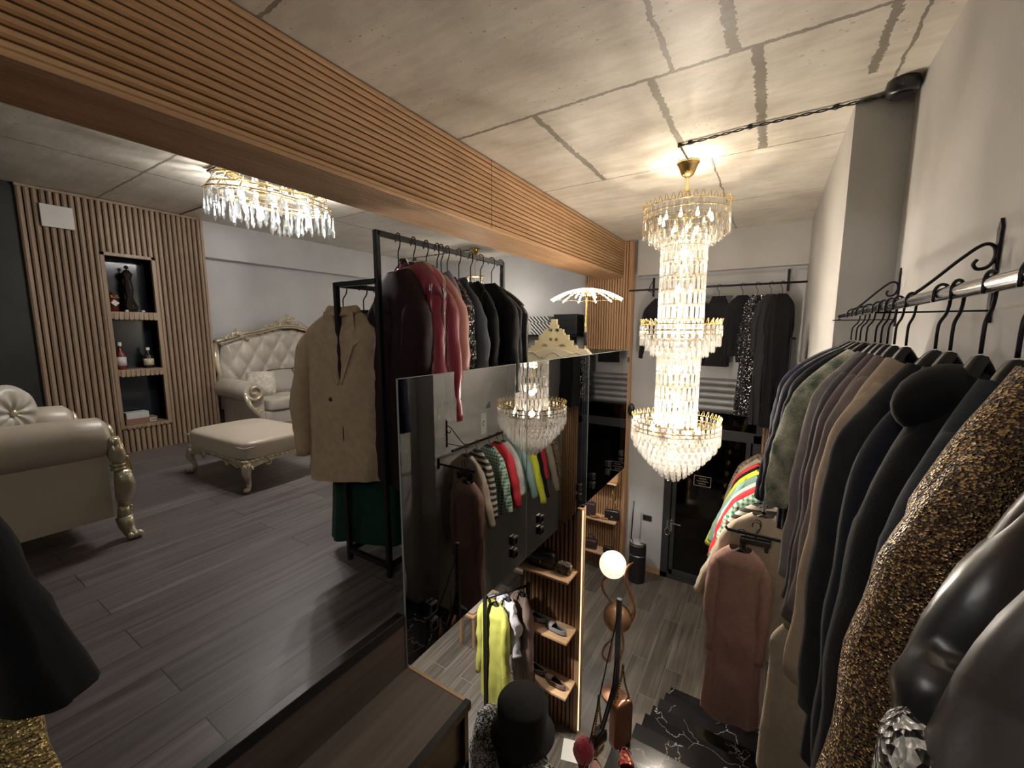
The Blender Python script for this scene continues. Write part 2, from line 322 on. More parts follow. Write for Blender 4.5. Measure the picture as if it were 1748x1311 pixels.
M = dict(
    ceil=concrete_ceiling(),
    plaster=mk('grey_venetian_plaster', (.43, .42, .40), .55, c2=(.50, .485, .46), vs=1.6, bump=.12, bs=5, bd=.02),
    plaster_l=mk('cool_grey_plaster', (.42, .42, .43), .5, c2=(.50, .50, .50), vs=1.4, bump=.1, bs=5, bd=.02),
    white=mk('white_paint', (.6, .585, .56), .6, bump=.05, bs=20),
    dark_wall=mk('dark_green_black_paint', (.008, .010, .009), .6, c2=(.014, .017, .014), vs=3),
    oak_y=wood('oak_slat_along', (.36, .2, .095), (.52, .315, .165), 'y'),
    oak_z=wood('oak_slat_upright', (.34, .19, .095), (.5, .31, .17), 'z'),
    oak_l=wood('grey_oak_slat_upright', (.22, .15, .095), (.34, .245, .165), 'z'),
    oak_x=wood('oak_board', (.42, .26, .14), (.56, .37, .22), 'x'),
    walnut_z=wood('walnut_slat_upright', (.19, .095, .05), (.3, .165, .09), 'z'),
    back=mk('dark_groove_backing', (.035, .022, .014), .8),
    floor_up=planks('smoked_plank_floor', (.075, .063, .062), (.14, .12, .12), (.23, .205, .2), .4, .2, 1.4),
    floor_dn=planks('lower_plank_floor', (.07, .058, .048), (.13, .11, .09), (.21, .18, .15), .38, .2, 1.4, (.3, .25, .18)),
    trimblk=mk('black_metal_trim', (.012, .012, .013), .35, bump=.05),
    brass=mk('antique_brass', (.72, .53, .22), .22, 1, c2=(.6, .42, .17), vs=20),
    gold=mk('bright_gold', (.85, .63, .26), .16, 1),
    chrome=mk('chrome', (.75, .76, .78), .12, 1),
    blackm=mk('black_powder_metal', (.012, .012, .014), .4, .3),
    iron=mk('wrought_iron', (.018, .014, .02), .4, .5, bump=.2, bs=90),
    champ=mk('champagne_leaf', (.62, .56, .43), .28, .55, c2=(.5, .43, .3), vs=12, bump=.25, bs=30),
    leather=mk('taupe_leather', (.44, .385, .31), .36, c2=(.44, .385, .31), vs=5, bump=.12, bs=140, bd=.003),
    leather_d=mk('pearl_tufted_leather', (.52, .48, .42), .4, c2=(.42, .38, .32), vs=5, bump=.12, bs=140, bd=.003),
    cushion=mk('cream_damask', (.62, .58, .50), .6, c2=(.42, .38, .31), vs=26, bump=.4, bs=60),
    crystal=crystal('cut_crystal'), crystal_c=crystal('cut_crystal_cool', (.95, .98, 1)),
    bulb=emit('lit_bulb', (1, .86, .6), 14),
    globe=emit('lit_opal_globe', (1, .83, .58), .9),
    strip=emit('lit_led_strip', (1, .62, .26), 3.2),
    ribled=emit('lit_white_led', (1, .93, .8), 5),
    smoked=glassmix('smoked_glass', (.42, .43, .46), 1.55, 0, 2.3),
    clear=glassmix('clear_glass', (.86, .9, .88), 1.45),
    doorglass=glassmix('dark_door_glass', (.35, .36, .38), 1.5, .05, 1.0),
    marble=marble(), alu=mk('brushed_roller_aluminium', (.30, .31, .32), .5, .45, stretch=(1, 1, 60), bump=.1, bs=4),
    plastic=mk('black_plastic', (.015, .015, .017), .3), whitep=mk('white_plastic', (.62, .6, .56), .35),
    bronze=mk('red_bronze', (.35, .16, .09), .3, .85, c2=(.5, .3, .18), vs=9),
    bwood=wood('dark_riser_board', (.05, .036, .03), (.11, .08, .066), 'y', .4, .5),
)

# ------------------------------------------------------------------ the setting
def struct(name, mb, m, parent=None, **k):
    o = mb.build(name, m, parent, **k)
    if not parent: o['kind'] = 'structure'
    return o
YB = -2.6
struct('ceiling', bx(XL-.2, XR+.2, YB, YF+.2, ZC, ZC+.15), M['ceil'])
struct('wall_right', bx(XR, XR+.2, YB, YF, ZF, ZC), M['plaster'])
struct('wall_pier', bx(XC, XR, 3.35, YF, ZF, ZC), M['plaster'])
struct('wall_left', bx(XL-.2, XL, .9, YF, ZF, ZC), M['plaster_l'])
struct('wall_entry', bx(XL-.2, -6.04, YB, .94, ZM, ZC), M['dark_wall'])
struct('wall_back', bx(XL-.2, XR+.2, YB-.2, YB, ZF, ZC), M['dark_wall'])
# far wall with the shop front opening (door and transom) cut out
fw = MB(); DX0, DX1, DZ1 = -1.29, -.02, -.68
fw.box(XL, DX0, YF, YF+.2, ZF, ZC); fw.box(DX1, XR, YF, YF+.2, ZF, ZC); fw.box(DX0, DX1, YF, YF+.2, DZ1, ZC)
struct('wall_far', fw, M['plaster_l'])
struct('trim_soffit_far', bx(-1.8, XC, YF-.16, YF, .84, ZC), M['plaster'])
struct('trim_soffit_left', bx(XL, XL+.14, 2.42, YF, .93, ZC), M['plaster_l'])
struct('floor_mezzanine', bx(XL, -1.412, YB, 4.78, ZM-.03, ZM), M['floor_up'])
struct('floor_slab', bx(XL, -1.43, YB, 4.77, ZL+.002, ZM-.031), M['trimblk'])
struct('floor_lower', bx(XL-.2, XR, YB, YF, ZF-.1, ZF), M['floor_dn'])
struct('trim_1', bx(-1.44, -1.395, YB, 1.26, ZM-.045, ZM+.004), M['trimblk'], bevel=.003)
struct('trim_riser', bx(-1.43, -1.40, YB, 1.27, ZL, ZM-.045), M['bwood'])
struct('floor_landing', bx(-1.42, -1.05, YB, 1.27, ZL-.03, ZL), wood('landing_board', (.08, .063, .054), (.15, .125, .11), 'y', .4, .4))
struct('trim_2', bx(-1.42, -1.045, 1.27, 1.285, ZL-.03, ZL+.002), M['oak_x'])
struct('trim_3', bx(-1.05, -1.02, YB, 1.285, ZL-.035, ZL+.003), M['trimblk'])
struct('wall_landing', bx(-1.42, -1.05, YB, 1.26, ZF, ZL-.035), M['bwood'])
struct('trim_4', MB().box(-1.049, -1.025, 1.245, 1.27, ZF, ZL-.035).box(-1.049, -1.025, YB, 1.27, -1.95, -1.91), M['trimblk'])
def slats(axis, a0, a1, s0, s1, d0, d1, n, mat, back, gap=.28, rnd=.3, name='slat'):
    """n slats side by side between s0..s1, running a0..a1 along `axis`, standing from d0 (back) to d1 (face)"""
    mb = MB(); p = (s1-s0)/n
    for i in range(n):
        a = s0+p*i+p*gap/2; b = s0+p*(i+1)-p*gap/2; r = (b-a)*rnd; e = d0+(d1-d0)*.6
        mb.prism([(a, d0), (a, e), (a+r, d1), (b-r, d1), (b, e), (b, d0)], 'z', a0, a1)
    return mb
# slatted oak beam under the ceiling: face towards the stairwell and underside
P_ = Matrix(((0,1,0,0),(0,0,1,0),(1,0,0,0),(0,0,0,1)))   # (s,d,a)->(d,a,s)
mbf = slats('y', YB, 6.45, .83, ZC-.004, -2.02, -1.992, 14, None, None, .2, .25); mbf.xf(P_)
bm_ = struct('trim_beam', bx(-2.405, -2.02, YB, 6.45, .845, ZC), M['back'])
mbf.build('beam_face_slats', M['oak_y'], bm_, label='long horizontal slats on the beam face')
P2 = Matrix(((1,0,0,0),(0,0,1,0),(0,-1,0,0),(0,0,0,1)))   # (s,d,a)->(s,a,-d)
mbu = slats('y', YB, 6.45, -2.42, -1.995, -.845, -.818, 15, None, None, .3, .2); mbu.xf(P2)
mbu.build('beam_underside_slats', M['oak_y'], bm_, label='slats on the beam underside')
bx(-1.9925, -1.989, 2.865, 2.8665, .83, ZC-.01).build('panel_joint', M['back'], bm_)
# slatted oak column at the far end, down to the lower floor
P3 = Matrix(((1,0,0,0),(0,-1,0,0),(0,0,1,0),(0,0,0,1)))   # (s,d,a)->(s,-d,a)
colo = struct('trim_column', bx(-2.63, -1.9, 6.47, YF, ZF, ZC-.01), M['back'])
m1 = slats('z', ZF, ZC-.01, -2.64, -1.89, -6.47, -6.44, 18, None, None, .25, .3).xf(P3); m1.build('column_front_slats', M['oak_z'], colo)
P4 = Matrix(((0,1,0,0),(1,0,0,0),(0,0,1,0),(0,0,0,1)))    # (s,d,a)->(d,s,a)
m2 = slats('z', ZF, ZC-.01, 6.45, YF, -1.9, -1.87, 5, None, None, .25, .3).xf(P4); m2.build('column_side_slats', M['oak_z'], colo)
struct('trim_5', slats('z', ZF, -.7, -.02, .3, -6.62, -6.59, 8, None, None, .25, .3).xf(P3), M['oak_z'])
# fluted wall with niche on the left
PY0, PY1, NY0, NY1 = .94, 2.41, 1.5, 1.89
NZ = [(-1.045, -.50), (-.42, .125), (.21, .795)]
fl = struct('wall_fluted', MB().box(XL, -6.035, PY0, NY0, ZM, ZC).box(XL, -6.035, NY1, PY1, ZM, ZC).box(XL, -6.035, NY0, NY1, .83, ZC)
       .box(XL, -6.035, NY0, NY1, ZM, -1.08), M['back'])
n_ = 30; p_ = (PY1-PY0)/n_; fm = MB()
def flute(mb, y, z0, z1):
    a, b = y+p_*.12, y+p_*.88; r = (b-a)*.3
    mb.prism([(a, -6.035), (a, -6.008), (a+r, -5.997), (b-r, -5.997), (b, -6.008), (b, -6.035)], 'z', z0, z1)
for i in range(n_):
    y = PY0+p_*i
    if y+p_ < NY0 or y > NY1: flute(fm, y, ZM, ZC-.03)
    else: flute(fm, y, .83, ZC-.03); flute(fm, y, ZM, -1.09)
fm.v = [(d, s, z) for s, d, z in fm.v]
fm.build('flute_slats', M['oak_l'], fl, label='upright rounded oak slats')
fr = MB().box(-6.05, -5.993, NY0-.035, NY0, -1.08, .83).box(-6.05, -5.993, NY1, NY1+.035, -1.08, .83).box(-6.05, -5.993, NY0-.035, NY1+.035, .795, .83)
fr.box(-6.05, -5.99, PY0, PY1, ZC-.03, ZC-.005).box(-6.05, -5.99, PY1-.01, PY1+.015, ZM, ZC)
fr.build('niche_frame', M['oak_l'], fl, bevel=.002)
for z0, z1 in ((-1.085, -1.045), (-.50, -.42), (.125, .21)):
    mb = bx(XL+.01, -5.993, NY0, NY1, z0+.01, z1)
    for k in range(9):
        y = NY0+.02+k*.042; mb.box(-5.993, -5.985, y, y+.03, z0, z1-.012)
    mb.build('niche_shelf', M['oak_l'], fl)
bx(XL+.005, XL+.012, NY0-.03, NY1+.03, -1.08, .83).build('niche_back', mk('dark_niche_glass', (.012, .016, .02), .15), fl, label='black glossy niche back')
for y in (NY0-.03, NY1): bx(XL+.01, -6.04, y, y+.03, -1.08, .83).build('niche_side', mk('niche_lining', (.02, .022, .026), .3), fl)
# stairs of black marble
st = struct('trim_stairs', bx(-.62, XR, YB, .72, ZL-.05, ZL-.03), M['trimblk'])
for k in range(13):
    z = ZF+.18*(k+1); y = 4.27-.295*k
    mb = MB().box(-.66, XR, y-.33 if k < 12 else YB, y, z-.03, z).box(-.64, XR, y-.32, y-.012, z-.18, z-.03)
    mb.build('stair_step', M['marble'], st, bevel=.002)
led = MB()
for k in range(12):
    z = ZF+.18*k; y = 4.25-.295*k
    led.box(-.655, -.642, y-.2, y-.03, z+.02, z+.03)
led.build('stair_led_line', M['strip'], st, label='warm light line along the step ends')

# shop front: door, transom, roller box
door = struct('door_1', MB().box(DX0, DX0+.11, YF-.02, YF+.06, ZF, -1.46).box(DX1-.1, DX1, YF-.02, YF+.06, ZF, -1.46).box(DX0, DX1, YF-.02, YF+.06, ZF, ZF+.09)
     .box(DX0, DX1, YF-.02, YF+.06, -1.58, -1.44).box(DX0+.13, DX0+.19, YF-.03, YF+.05, ZF+.09, -1.58).box(DX0+.13, DX1-.12, YF-.03, YF+.05, ZF+.09, ZF+.17).box(DX1-.18, DX1-.12, YF-.03, YF+.05, ZF+.09, -1.58), mk('anthracite_frame', (.035, .036, .04), .4), bevel=.004)
bx(DX0+.19, DX1-.18, YF+.0, YF+.012, ZF+.17, -1.58).build('door_pane', M['doorglass'], door)
MB().box(-1.17, -1.13, YF-.045, YF-.03, -3.16, -2.96).tube([(-1.15, YF-.05, -3.0), (-1.15, YF-.09, -3.0), (-1.0, YF-.09, -3.0)], .012, 8).build('lever_handle', M['chrome'], door, smooth=True, auto=40)
mb = MB().tube([(-1.2+.035*cos(a), YF-.05, -3.17+.06*sin(a)) for a in [i*2*pi/16 for i in range(17)]], .008, 6); mb.box(-1.215, -1.185, YF-.06, YF-.03, -3.1, -2.98)
mb.build('padlock_loop', M['chrome'], door, smooth=True, auto=40)
sg = MB(); x0, x1, z0, z1 = -.86, -.62, -2.34, -2.18
for a in ((x0, x1, z0, z0+.008), (x0, x1, z1-.008, z1), (x0, x0+.008, z0, z1), (x1-.008, x1, z0, z1)): sg.box(a[0], a[1], YF-.012, YF-.008, a[2], a[3])
for i in range(3):
    w = .05+.03*(i % 2)
    sg.tube([(-.74-w+w*2*t/12, YF-.01, -2.22-.04*i+.011*sin(t*1.9+i)) for t in range(13)], .004, 5)
sg.build('door_sticker', mk('pale_sticker', (.3, .27, .22), .5), door, label='outlined sticker with handwritten script on the door pane')
win = struct('window_1', MB().box(DX0, DX0+.07, YF-.01, YF+.06, -1.44, -1.15).box(DX1-.07, DX1, YF-.01, YF+.06, -1.44, -1.15).box(DX0, DX1, YF-.01, YF+.06, -1.19, -1.15), mk('anthracite_transom', (.035, .036, .04), .4))
bx(DX0+.07, DX1-.07, YF+.01, YF+.02, -1.44, -1.19).build('window_pane', M['doorglass'], win)
rb = struct('trim_6', bx(DX0, DX1, YF-.1, YF+.1, -1.15, DZ1), M['alu'])
mb = MB()
for i in range(5): mb.lathe([(.048, DX0+.01), (.048, DX1-.01)], (0, YF-.1, -1.10+.093*i), 14, 'x')
mb.build('roller_slats', M['alu'], rb, smooth=True, auto=40)
struct('wall_street', bx(-2.2, 1.0, 8.2, 8.3, ZF-.1, 0), M['dark_wall']); struct('floor_street', bx(-2.2, 1.0, YF, 8.3, ZF-.12, ZF-.02), mk('night_pavement', (.05, .05, .05), .5))
struct('baseboard_far', MB().box(-1.87, DX0-.003, YF-.015, YF, ZF, ZF+.1), M['oak_x'])
tag_sw = bx(-1.6, -1.46, YF-.012, YF, -3.09, -3.0).build('switch_plate', M['plastic'], bevel=.002); props(tag_sw, 'black double wall switch plate beside the glass street door', 'switch')
o = MB().lathe([(.001, .0), (.05, .002), (.055, -.012), (.05, -.03), (.001, -.036)], (0, 0, 0), 20, 'y'); o.v = [(x, y, z*1.9) for x, y, z in o.v]
props(o.build('wall_intercom', M['plastic'], loc=(-1.80, 6.44, -1.23), smooth=True), 'oval black device fixed to the slatted column edge', 'intercom')

# ------------------------------------------------------------------ glass balustrade
def pane(name, x0, x1, y0, y1, z0, z1, label):
    o = bx(x0, x1, y0, y1, z0, z1).build(name, M['smoked']); return props(o, label, 'glass panel', 'smoked glass balustrade panels')
GX0, GX1 = -1.407, -1.395
gp = []
for i, (a, b, lb) in enumerate(((1.27, 2.415, 'smoked glass balustrade panel nearest, its corner beside the landing board'), (2.425, 3.55, 'smoked glass balustrade panel in the middle, mirroring the chandelier'), (3.56, 4.775, 'smoked glass balustrade panel furthest along, ending at the slatted column'))):
    t = thing('glass_panel', lb, 'glass panel', (0, 0, 0), 0, 'smoked glass balustrade panels')
    bx(GX0, GX1, a, b, ZL-.0, -.213).build('glass_pane', M['smoked'], t, kind=None)
    MB().box(GX0, GX1, a, b, -.2125, -.2105).box(GX0+.001, GX1-.001, a-.002, a-.0005, ZL, -.213).build('polished_edge', mk('glass_edge', (.35, .4, .4), .25), t, label='pale polished glass edge')
    for y in ((a+.17, b-.17) if i != 1 else (a+.2, b-.17)) if i < 2 else (a+.15, (a+b)/2, b-.15):
        MB().box(-1.44, -1.372, y-.02, y+.02, -1.525, -1.485).box(-1.44, -1.372, y-.02, y+.02, -1.43, -1.39).box(-1.392, -1.372, y-.025, y+.025, -1.53, -1.47).box(-1.392, -1.372, y-.025, y+.025, -1.44, -1.38).build('glass_clamp', M['plastic'], t, bevel=.003)
t = thing('glass_panel', 'short smoked glass return panel across the far end of the mezzanine', 'glass panel', group='smoked glass balustrade panels')
bx(-2.35, -1.41, 4.782, 4.794, ZL, -.213).build('glass_pane', M['smoked'], t)
bx(-1.44, -1.385, 4.78, 4.80, -.36, -.3).build('glass_clamp', M['plastic'], t)

# ------------------------------------------------------------------ chandeliers
def crystal_bar(mb, c, ang, L, w=.011, d=.007, tilt=0):
    """hexagonal cut drop hanging at c, wide side facing outwards"""
    ca, sa = cos(ang), sin(ang)
    def P(u, v, z): return (c[0]+(-sa*u+ca*v), c[1]+(ca*u+sa*v), c[2]+z)
    ring = [(-1, 0), (-.5, .9), (.5, .9), (1, 0), (.5, -.9), (-.5, -.9)]
    vs = [P(0, 0, 0)]; 
    for z, s in ((-.08*L, .8), (-.88*L, 1.0)): vs += [P(u*w*s, v*d*s, z) for u, v in ring]
    vs.append(P(0, 0, -L)); n = 6; fs = []
    for k in range(n):
        k2 = (k+1) % n; fs += [(0, 1+k, 1+k2), (1+k, 7+k, 7+k2, 1+k2), (7+k, 13, 7+k2)]
    mb.add(vs, fs)
def drop(mb, c, ang, L, w=.014):
    ca, sa = cos(ang), sin(ang); ring = [(cos(a), sin(a)) for a in [k*pi/3 for k in range(6)]]
    vs = [(c[0], c[1], c[2])]
    for z, s in ((-.45*L, .45), (-.8*L, 1.0)): vs += [(c[0]-sa*u*w*s+ca*v*w*.5*s, c[1]+ca*u*w*s+sa*v*w*.5*s, c[2]+z*1.0) for u, v in ring]
    vs.append((c[0], c[1], c[2]-L)); fs = []
    for k in range(6):
        k2 = (k+1) % 6; fs += [(0, 1+k, 1+k2), (1+k, 7+k, 7+k2, 1+k2), (7+k, 13, 7+k2)]
    mb.add(vs, fs)
def tall_chandelier():
    t = thing('crystal_chandelier', 'tall gold and crystal chandelier of three cascading tiers hanging over the stairs', 'chandelier', (CH[0], CH[1], ZC))
    z0 = ZC
    def Z(z): return z-z0
    MB().lathe([(.085, -.001), (.088, -.012), (.075, -.03), (.06, -.07), (.045, -.1), (.02, -.115), (.001, -.118)], (0, 0, 0), 28).build('canopy', M['brass'], t, smooth=True, auto=50)
    MB().lathe([(.012, -.11), (.012, -.2), (.018, -.205), (.018, -.235), (.001, -.24)], (0, 0, 0), 12).build('stem', M['brass'], t, smooth=True, auto=50)
    mb = MB()
    for i in range(2):
        c = (0, 0, -.265-.045*i)
        mb.tube([(c[0]+(.018*cos(a) if i == 0 else 0), c[1]+(.018*cos(a) if i else 0), c[2]+.03*sin(a)) for a in [k*pi/8 for k in range(17)]], .004, 6)
    mb.lathe([(.006, -.32), (.006, -2.62)], (0, 0, 0), 8)
    mb.build('chain', M['gold'], t, smooth=True)
    tiers = []
    # (radius, z of the ring, crystal length, count, gold loops)
    rows = [(.335, 1.0, .12, 40), (.335, .90, .12, 40), (.285, .865, .13, 34), (.235, .83, .13, 28), (.18, .78, .14, 24)]
    z = .76
    while z > .12: rows.append((.18, z-.07, .135, 24)); z -= .118
    rows += [(.325, .055, .11, 40), (.32, -.03, .10, 38), (.275, -.07, .11, 34), (.23, -.11, .11, 28), (.175, -.16, .13, 24)]
    z = -.16
    while z > -.66: rows.append((.172, z-.07, .13, 24)); z -= .115
    rows += [(.365, -.78, .12, 44), (.365, -.86, .11, 44), (.34, -.93, .1, 40), (.30, -.985, .1, 36), (.26, -1.035, .1, 32), (.215, -1.085, .1, 26), (.165, -1.135, .1, 20), (.115, -1.185, .1, 14), (.06, -1.235, .09, 8)]
    ring = MB(); loop = MB(); drops = []
    for ri, (r, zz, L, n) in enumerate(rows):
        ring.tube([(r*cos(a), r*sin(a), Z(zz)+.004) for a in [k*2*pi/40 for k in range(41)]], .004, 5, cap=False)
        for k in range(n):
            a = 2*pi*(k+.5*(ri % 2))/n
            drops.append((ri, a, (r*cos(a), r*sin(a), Z(zz)), L, .5*2*pi*r/n*.8))
    for r, zz, n in ((.33, 1.0, 40), (.32, .055, 40), (.36, -.78, 44)):
        for k in range(n):
            a = 2*pi*k/n; b = 2*pi*(k+.62)/n
            pts = []
            for j in range(7):
                q = j/6; aa = a+(b-a)*q; rr = r+.012*sin(pi*q)
                pts.append((rr*cos(aa), rr*sin(aa), Z(zz)+.05*sin(pi*q)))
            loop.tube(pts, .0028, 5)
        ring.tube([(r*cos(a), r*sin(a), Z(zz)-.045) for a in [k*2*pi/40 for k in range(41)]], .006, 5, cap=False)
    ring.build('tier_frame', M['gold'], t, smooth=True); loop.build('gold_loops', M['gold'], t, smooth=True, kind='stuff', label='rows of little gold wire loops on the tier rims')
    # the hundred crystals that show largest (towards the room), then the rest
    cd = math.atan2(-CH[1], -CH[0])
    def score(d):
        face = cos(d[1]-cd); return (d[0] in (0, 1, len(rows)-9, len(rows)-8, len(rows)-7))*2+face+d[4]*4
    order = sorted(drops, key=score, reverse=True); rest = MB()
    for i, (ri, a, c, L, w) in enumerate(order):
        if i < 100:
            mb = MB(); crystal_bar(mb, c, a, L, w, .008); mb.build('crystal', M['crystal'], t)
        else: crystal_bar(rest, c, a, L, w, .008)
    rest.build('crystals', M['crystal'], t, kind='stuff', label='the remaining cut crystals of all tiers')
    for zz, n, r in ((.93, 10, .2), (.84, 6, .1), (.62, 3, .07), (.36, 3, .07), (-.02, 6, .17), (-.35, 3, .07), (-.6, 3, .07), (-.85, 8, .2)):
        for k in range(n):
            a = 2*pi*k/n+zz
            MB().lathe([(.001, 0), (.012, .01), (.014, .03), (.006, .06), (.001, .08)], (r*cos(a), r*sin(a), Z(zz)-.04), 8).build('bulb', M['bulb'], t, smooth=True)
    return t
tall_chandelier()
def flush_chandelier():
    t = thing('flush_chandelier', 'oblong ceiling chandelier of hanging crystal drops above the sitting area', 'chandelier', (-3.95, 2.2, ZC))
    bx(-.2, .2, -.46, .46, -.03, 0).build('ceiling_plate', M['chrome'], t, bevel=.01)
    drops = []; frame = MB()
    for j, (ax, ay, zz, L) in enumerate(((.30, .56, -.20, .2), (.275, .52, -.15, .16), (.23, .46, -.2, .2), (.19, .4, -.11, .17), (.16, .34, -.24, .17), (.08, .22, -.25, .17), (.25, .5, -.07, .12), (.17, .38, -.05, .12))):
        n = int(30*(ax+ay)/.86); frame.tube([(ax*cos(a)*1, ay*sin(a), zz) for a in [k*2*pi/36 for k in range(37)]], .006, 5, cap=False)
        for k in range(n):
            a = 2*pi*k/n+j*.1; drops.append(((ax*cos(a), ay*sin(a), zz+random.uniform(-.04, .03)), a, L*random.uniform(.85, 1.15)))
    for k in range(16):
        a = 2*pi*k/16; frame.tube([(.15*cos(a), .36*sin(a), -.03), (.24*cos(a), .47*sin(a), -.07), (.30*cos(a), .56*sin(a), -.2)], .004, 5)
    frame.build('gold_frame', M['gold'], t, smooth=True)
    drops.sort(key=lambda d: -(d[0][0]+.2*d[0][1])); rest = MB()
    for i, (c, a, L) in enumerate(drops):
        if i < 90: mb = MB(); drop(mb, c, a, L, .02); mb.build('crystal_drop', M['crystal_c'], t)
        else: drop(rest, c, a, L, .02)
    rest.build('crystal_drops', M['crystal_c'], t, kind='stuff', label='the remaining crystal drops')
    for y in (-.3, 0, .3):
        MB().lathe([(.001, 0), (.014, .01), (.016, .04), (.001, .08)], (0, y, -.22), 8).build('bulb', M['bulb'], t, smooth=True)
flush_chandelier()
t = thing('pendant_lamp', 'small brass and crystal pendant hanging behind the tall clothes rack', 'pendant lamp', (-4.3, 5.7, ZC))
MB().lathe([(.085, 0), (.088, -.012), (.07, -.05), (.045, -.1), (.02, -.115), (.001, -.118)], (0, 0, 0), 24).build('canopy', M['brass'], t, smooth=True)
MB().tube([(0, 0, -.1), (.01, 0, -.2), (-.01, 0, -.3), (0, 0, -.45)], .006, 6).build('chain', M['gold'], t)
MB().lathe([(.16, -.45), (.17, -.46), (.16, -.475)], (0, 0, 0), 28).build('gold_ring', M['gold'], t, smooth=True)
mb = MB()
for j, r in enumerate((.16, .12, .08)):
    for k in range(int(90*r)): a = 2*pi*k/int(90*r); crystal_bar(mb, (r*cos(a), r*sin(a), -.47-.06*j), a, .16, .018)
mb.build('crystals', M['crystal_c'], t, kind='stuff')
# cables clipped along the ceiling
def cable(label, pts, r=.006, clips=()):
    t = thing('ceiling_cable', label, 'cable')
    mb = MB()
    P = [Vector(p) for p in pts]; seq = []
    for a, b in zip(P[:-1], P[1:]):
        n = max(2, int((b-a).length/.012)); seq += [a.lerp(b, i/n) for i in range(n)]
    seq.append(P[-1])
    for ph in (0, pi):
        mb.tube([p+Vector((0, cos(i*.5+ph)*r*.8, sin(i*.5+ph)*r*.8)) for i, p in enumerate(seq)], r*.62, 5)
    mb.build('twisted_wire', M['plastic'], t, smooth=True)
    for c in clips: MB().lathe([(.012, -.024), (.016, -.018), (.016, -.004), (.012, 0)], c, 10).build('cable_clip', M['plastic'], t, smooth=True)
    return t
cable('black twisted cable running from the tall chandelier to the wall box', [(-.66, 3.74, ZC-.008), (-.667, 3.39, ZC-.014), (-.217, 3.345, ZC-.014), (.24, 3.34, ZC-.014), (.47, 3.32, ZC-.02)], .007, [(-.667, 3.39, ZC), (-.594, 3.38, ZC), (-.217, 3.345, ZC), (.24, 3.34, ZC)])
cable('black twisted cable from the oblong chandelier to the slatted wall', [(-4.1, 2.2, ZC-.01), (-5.25, 2.2, ZC-.012), (-5.98, 2.2, ZC-.012)], .006, [(-4.6, 2.2, ZC), (-5.2, 2.2, ZC)])
cable('thin black cable across the ceiling behind the tall clothes rack', [(-4.36, 5.7, ZC-.01), (-5.2, 5.72, ZC-.012), (-6.0, 5.74, ZC-.012)], .006, [(-5.2, 5.72, ZC)])
props(bx(-6.12, -5.98, 5.7, 5.78, ZC-.06, ZC).build('cable_box', M['plastic'], bevel=.008), 'small black cable box on the ceiling above the left soffit', 'junction box')
t = thing('round_speaker', 'round black ceiling fitting in the corner of the pier', 'ceiling fitting', (.52, 3.22, ZC))
MB().lathe([(.07, 0), (.075, -.03), (.07, -.06), (.055, -.075), (.001, -.078)], (0, 0, 0), 28).build('housing', M['plastic'], t, smooth=True, auto=50)
MB().lathe([(.05, -.074), (.052, -.084), (.045, -.086), (.001, -.082)], (0, 0, 0), 24).build('grille', M['iron'], t, smooth=True, auto=50)

# umbrella shaped lamp with lit ribs
t = thing('umbrella_lamp', 'gold floor lamp shaped like an open umbrella with glowing ribs', 'floor lamp', (-1.87, 4.63, ZM))
H = 1.84
MB().lathe([(.001, 0), (.14, .0), (.14, .015), (.02, .03), (.011, .05), (.011, H-.02), (.001, H)], (0, 0, 0), 20).build('pole', M['gold'], t, smooth=True, auto=50)
MB().lathe([(.016, 1.18), (.018, 1.2), (.018, 1.32), (.016, 1.34)], (0, 0, 0), 16).build('grip', M['plastic'], t, smooth=True, label='black grip on the pole')
for k in range(12):
    a = 2*pi*k/12+.1; pts = [(cos(a)*.42*q, sin(a)*.42*q, H-.13*q*q*1.0) for q in [i/8 for i in range(9)]]
    rb_ = MB().tube(pts, .009, 6).build('glowing_rib', M['ribled'], t, smooth=True)
    MB().tube([(cos(a)*.22, sin(a)*.22, H-.045), (cos(a)*.12, sin(a)*.12, H-.06), (0.012*cos(a), .012*sin(a), H-.09)], .004, 5).build('stretcher', M['gold'], t)
mb = MB()
for k in range(12):
    a0 = 2*pi*k/12+.1; a1 = a0+2*pi/12
    mb.tube([(cos(a0+(a1-a0)*q)*(.4-.05*sin(pi*q)), sin(a0+(a1-a0)*q)*(.4-.05*sin(pi*q)), H-.12+.01*sin(pi*q)) for q in [i/6 for i in range(7)]], .004, 5)
mb.build('rim_wire', M['gold'], t, smooth=True)
MB().lathe([(.001, H-.1), (.03, H-.09), (.035, H-.03), (.015, H+.0), (.01, H+.04), (.001, H+.05)], (0, 0, 0), 14).build('hub', M['bronze'], t, smooth=True)
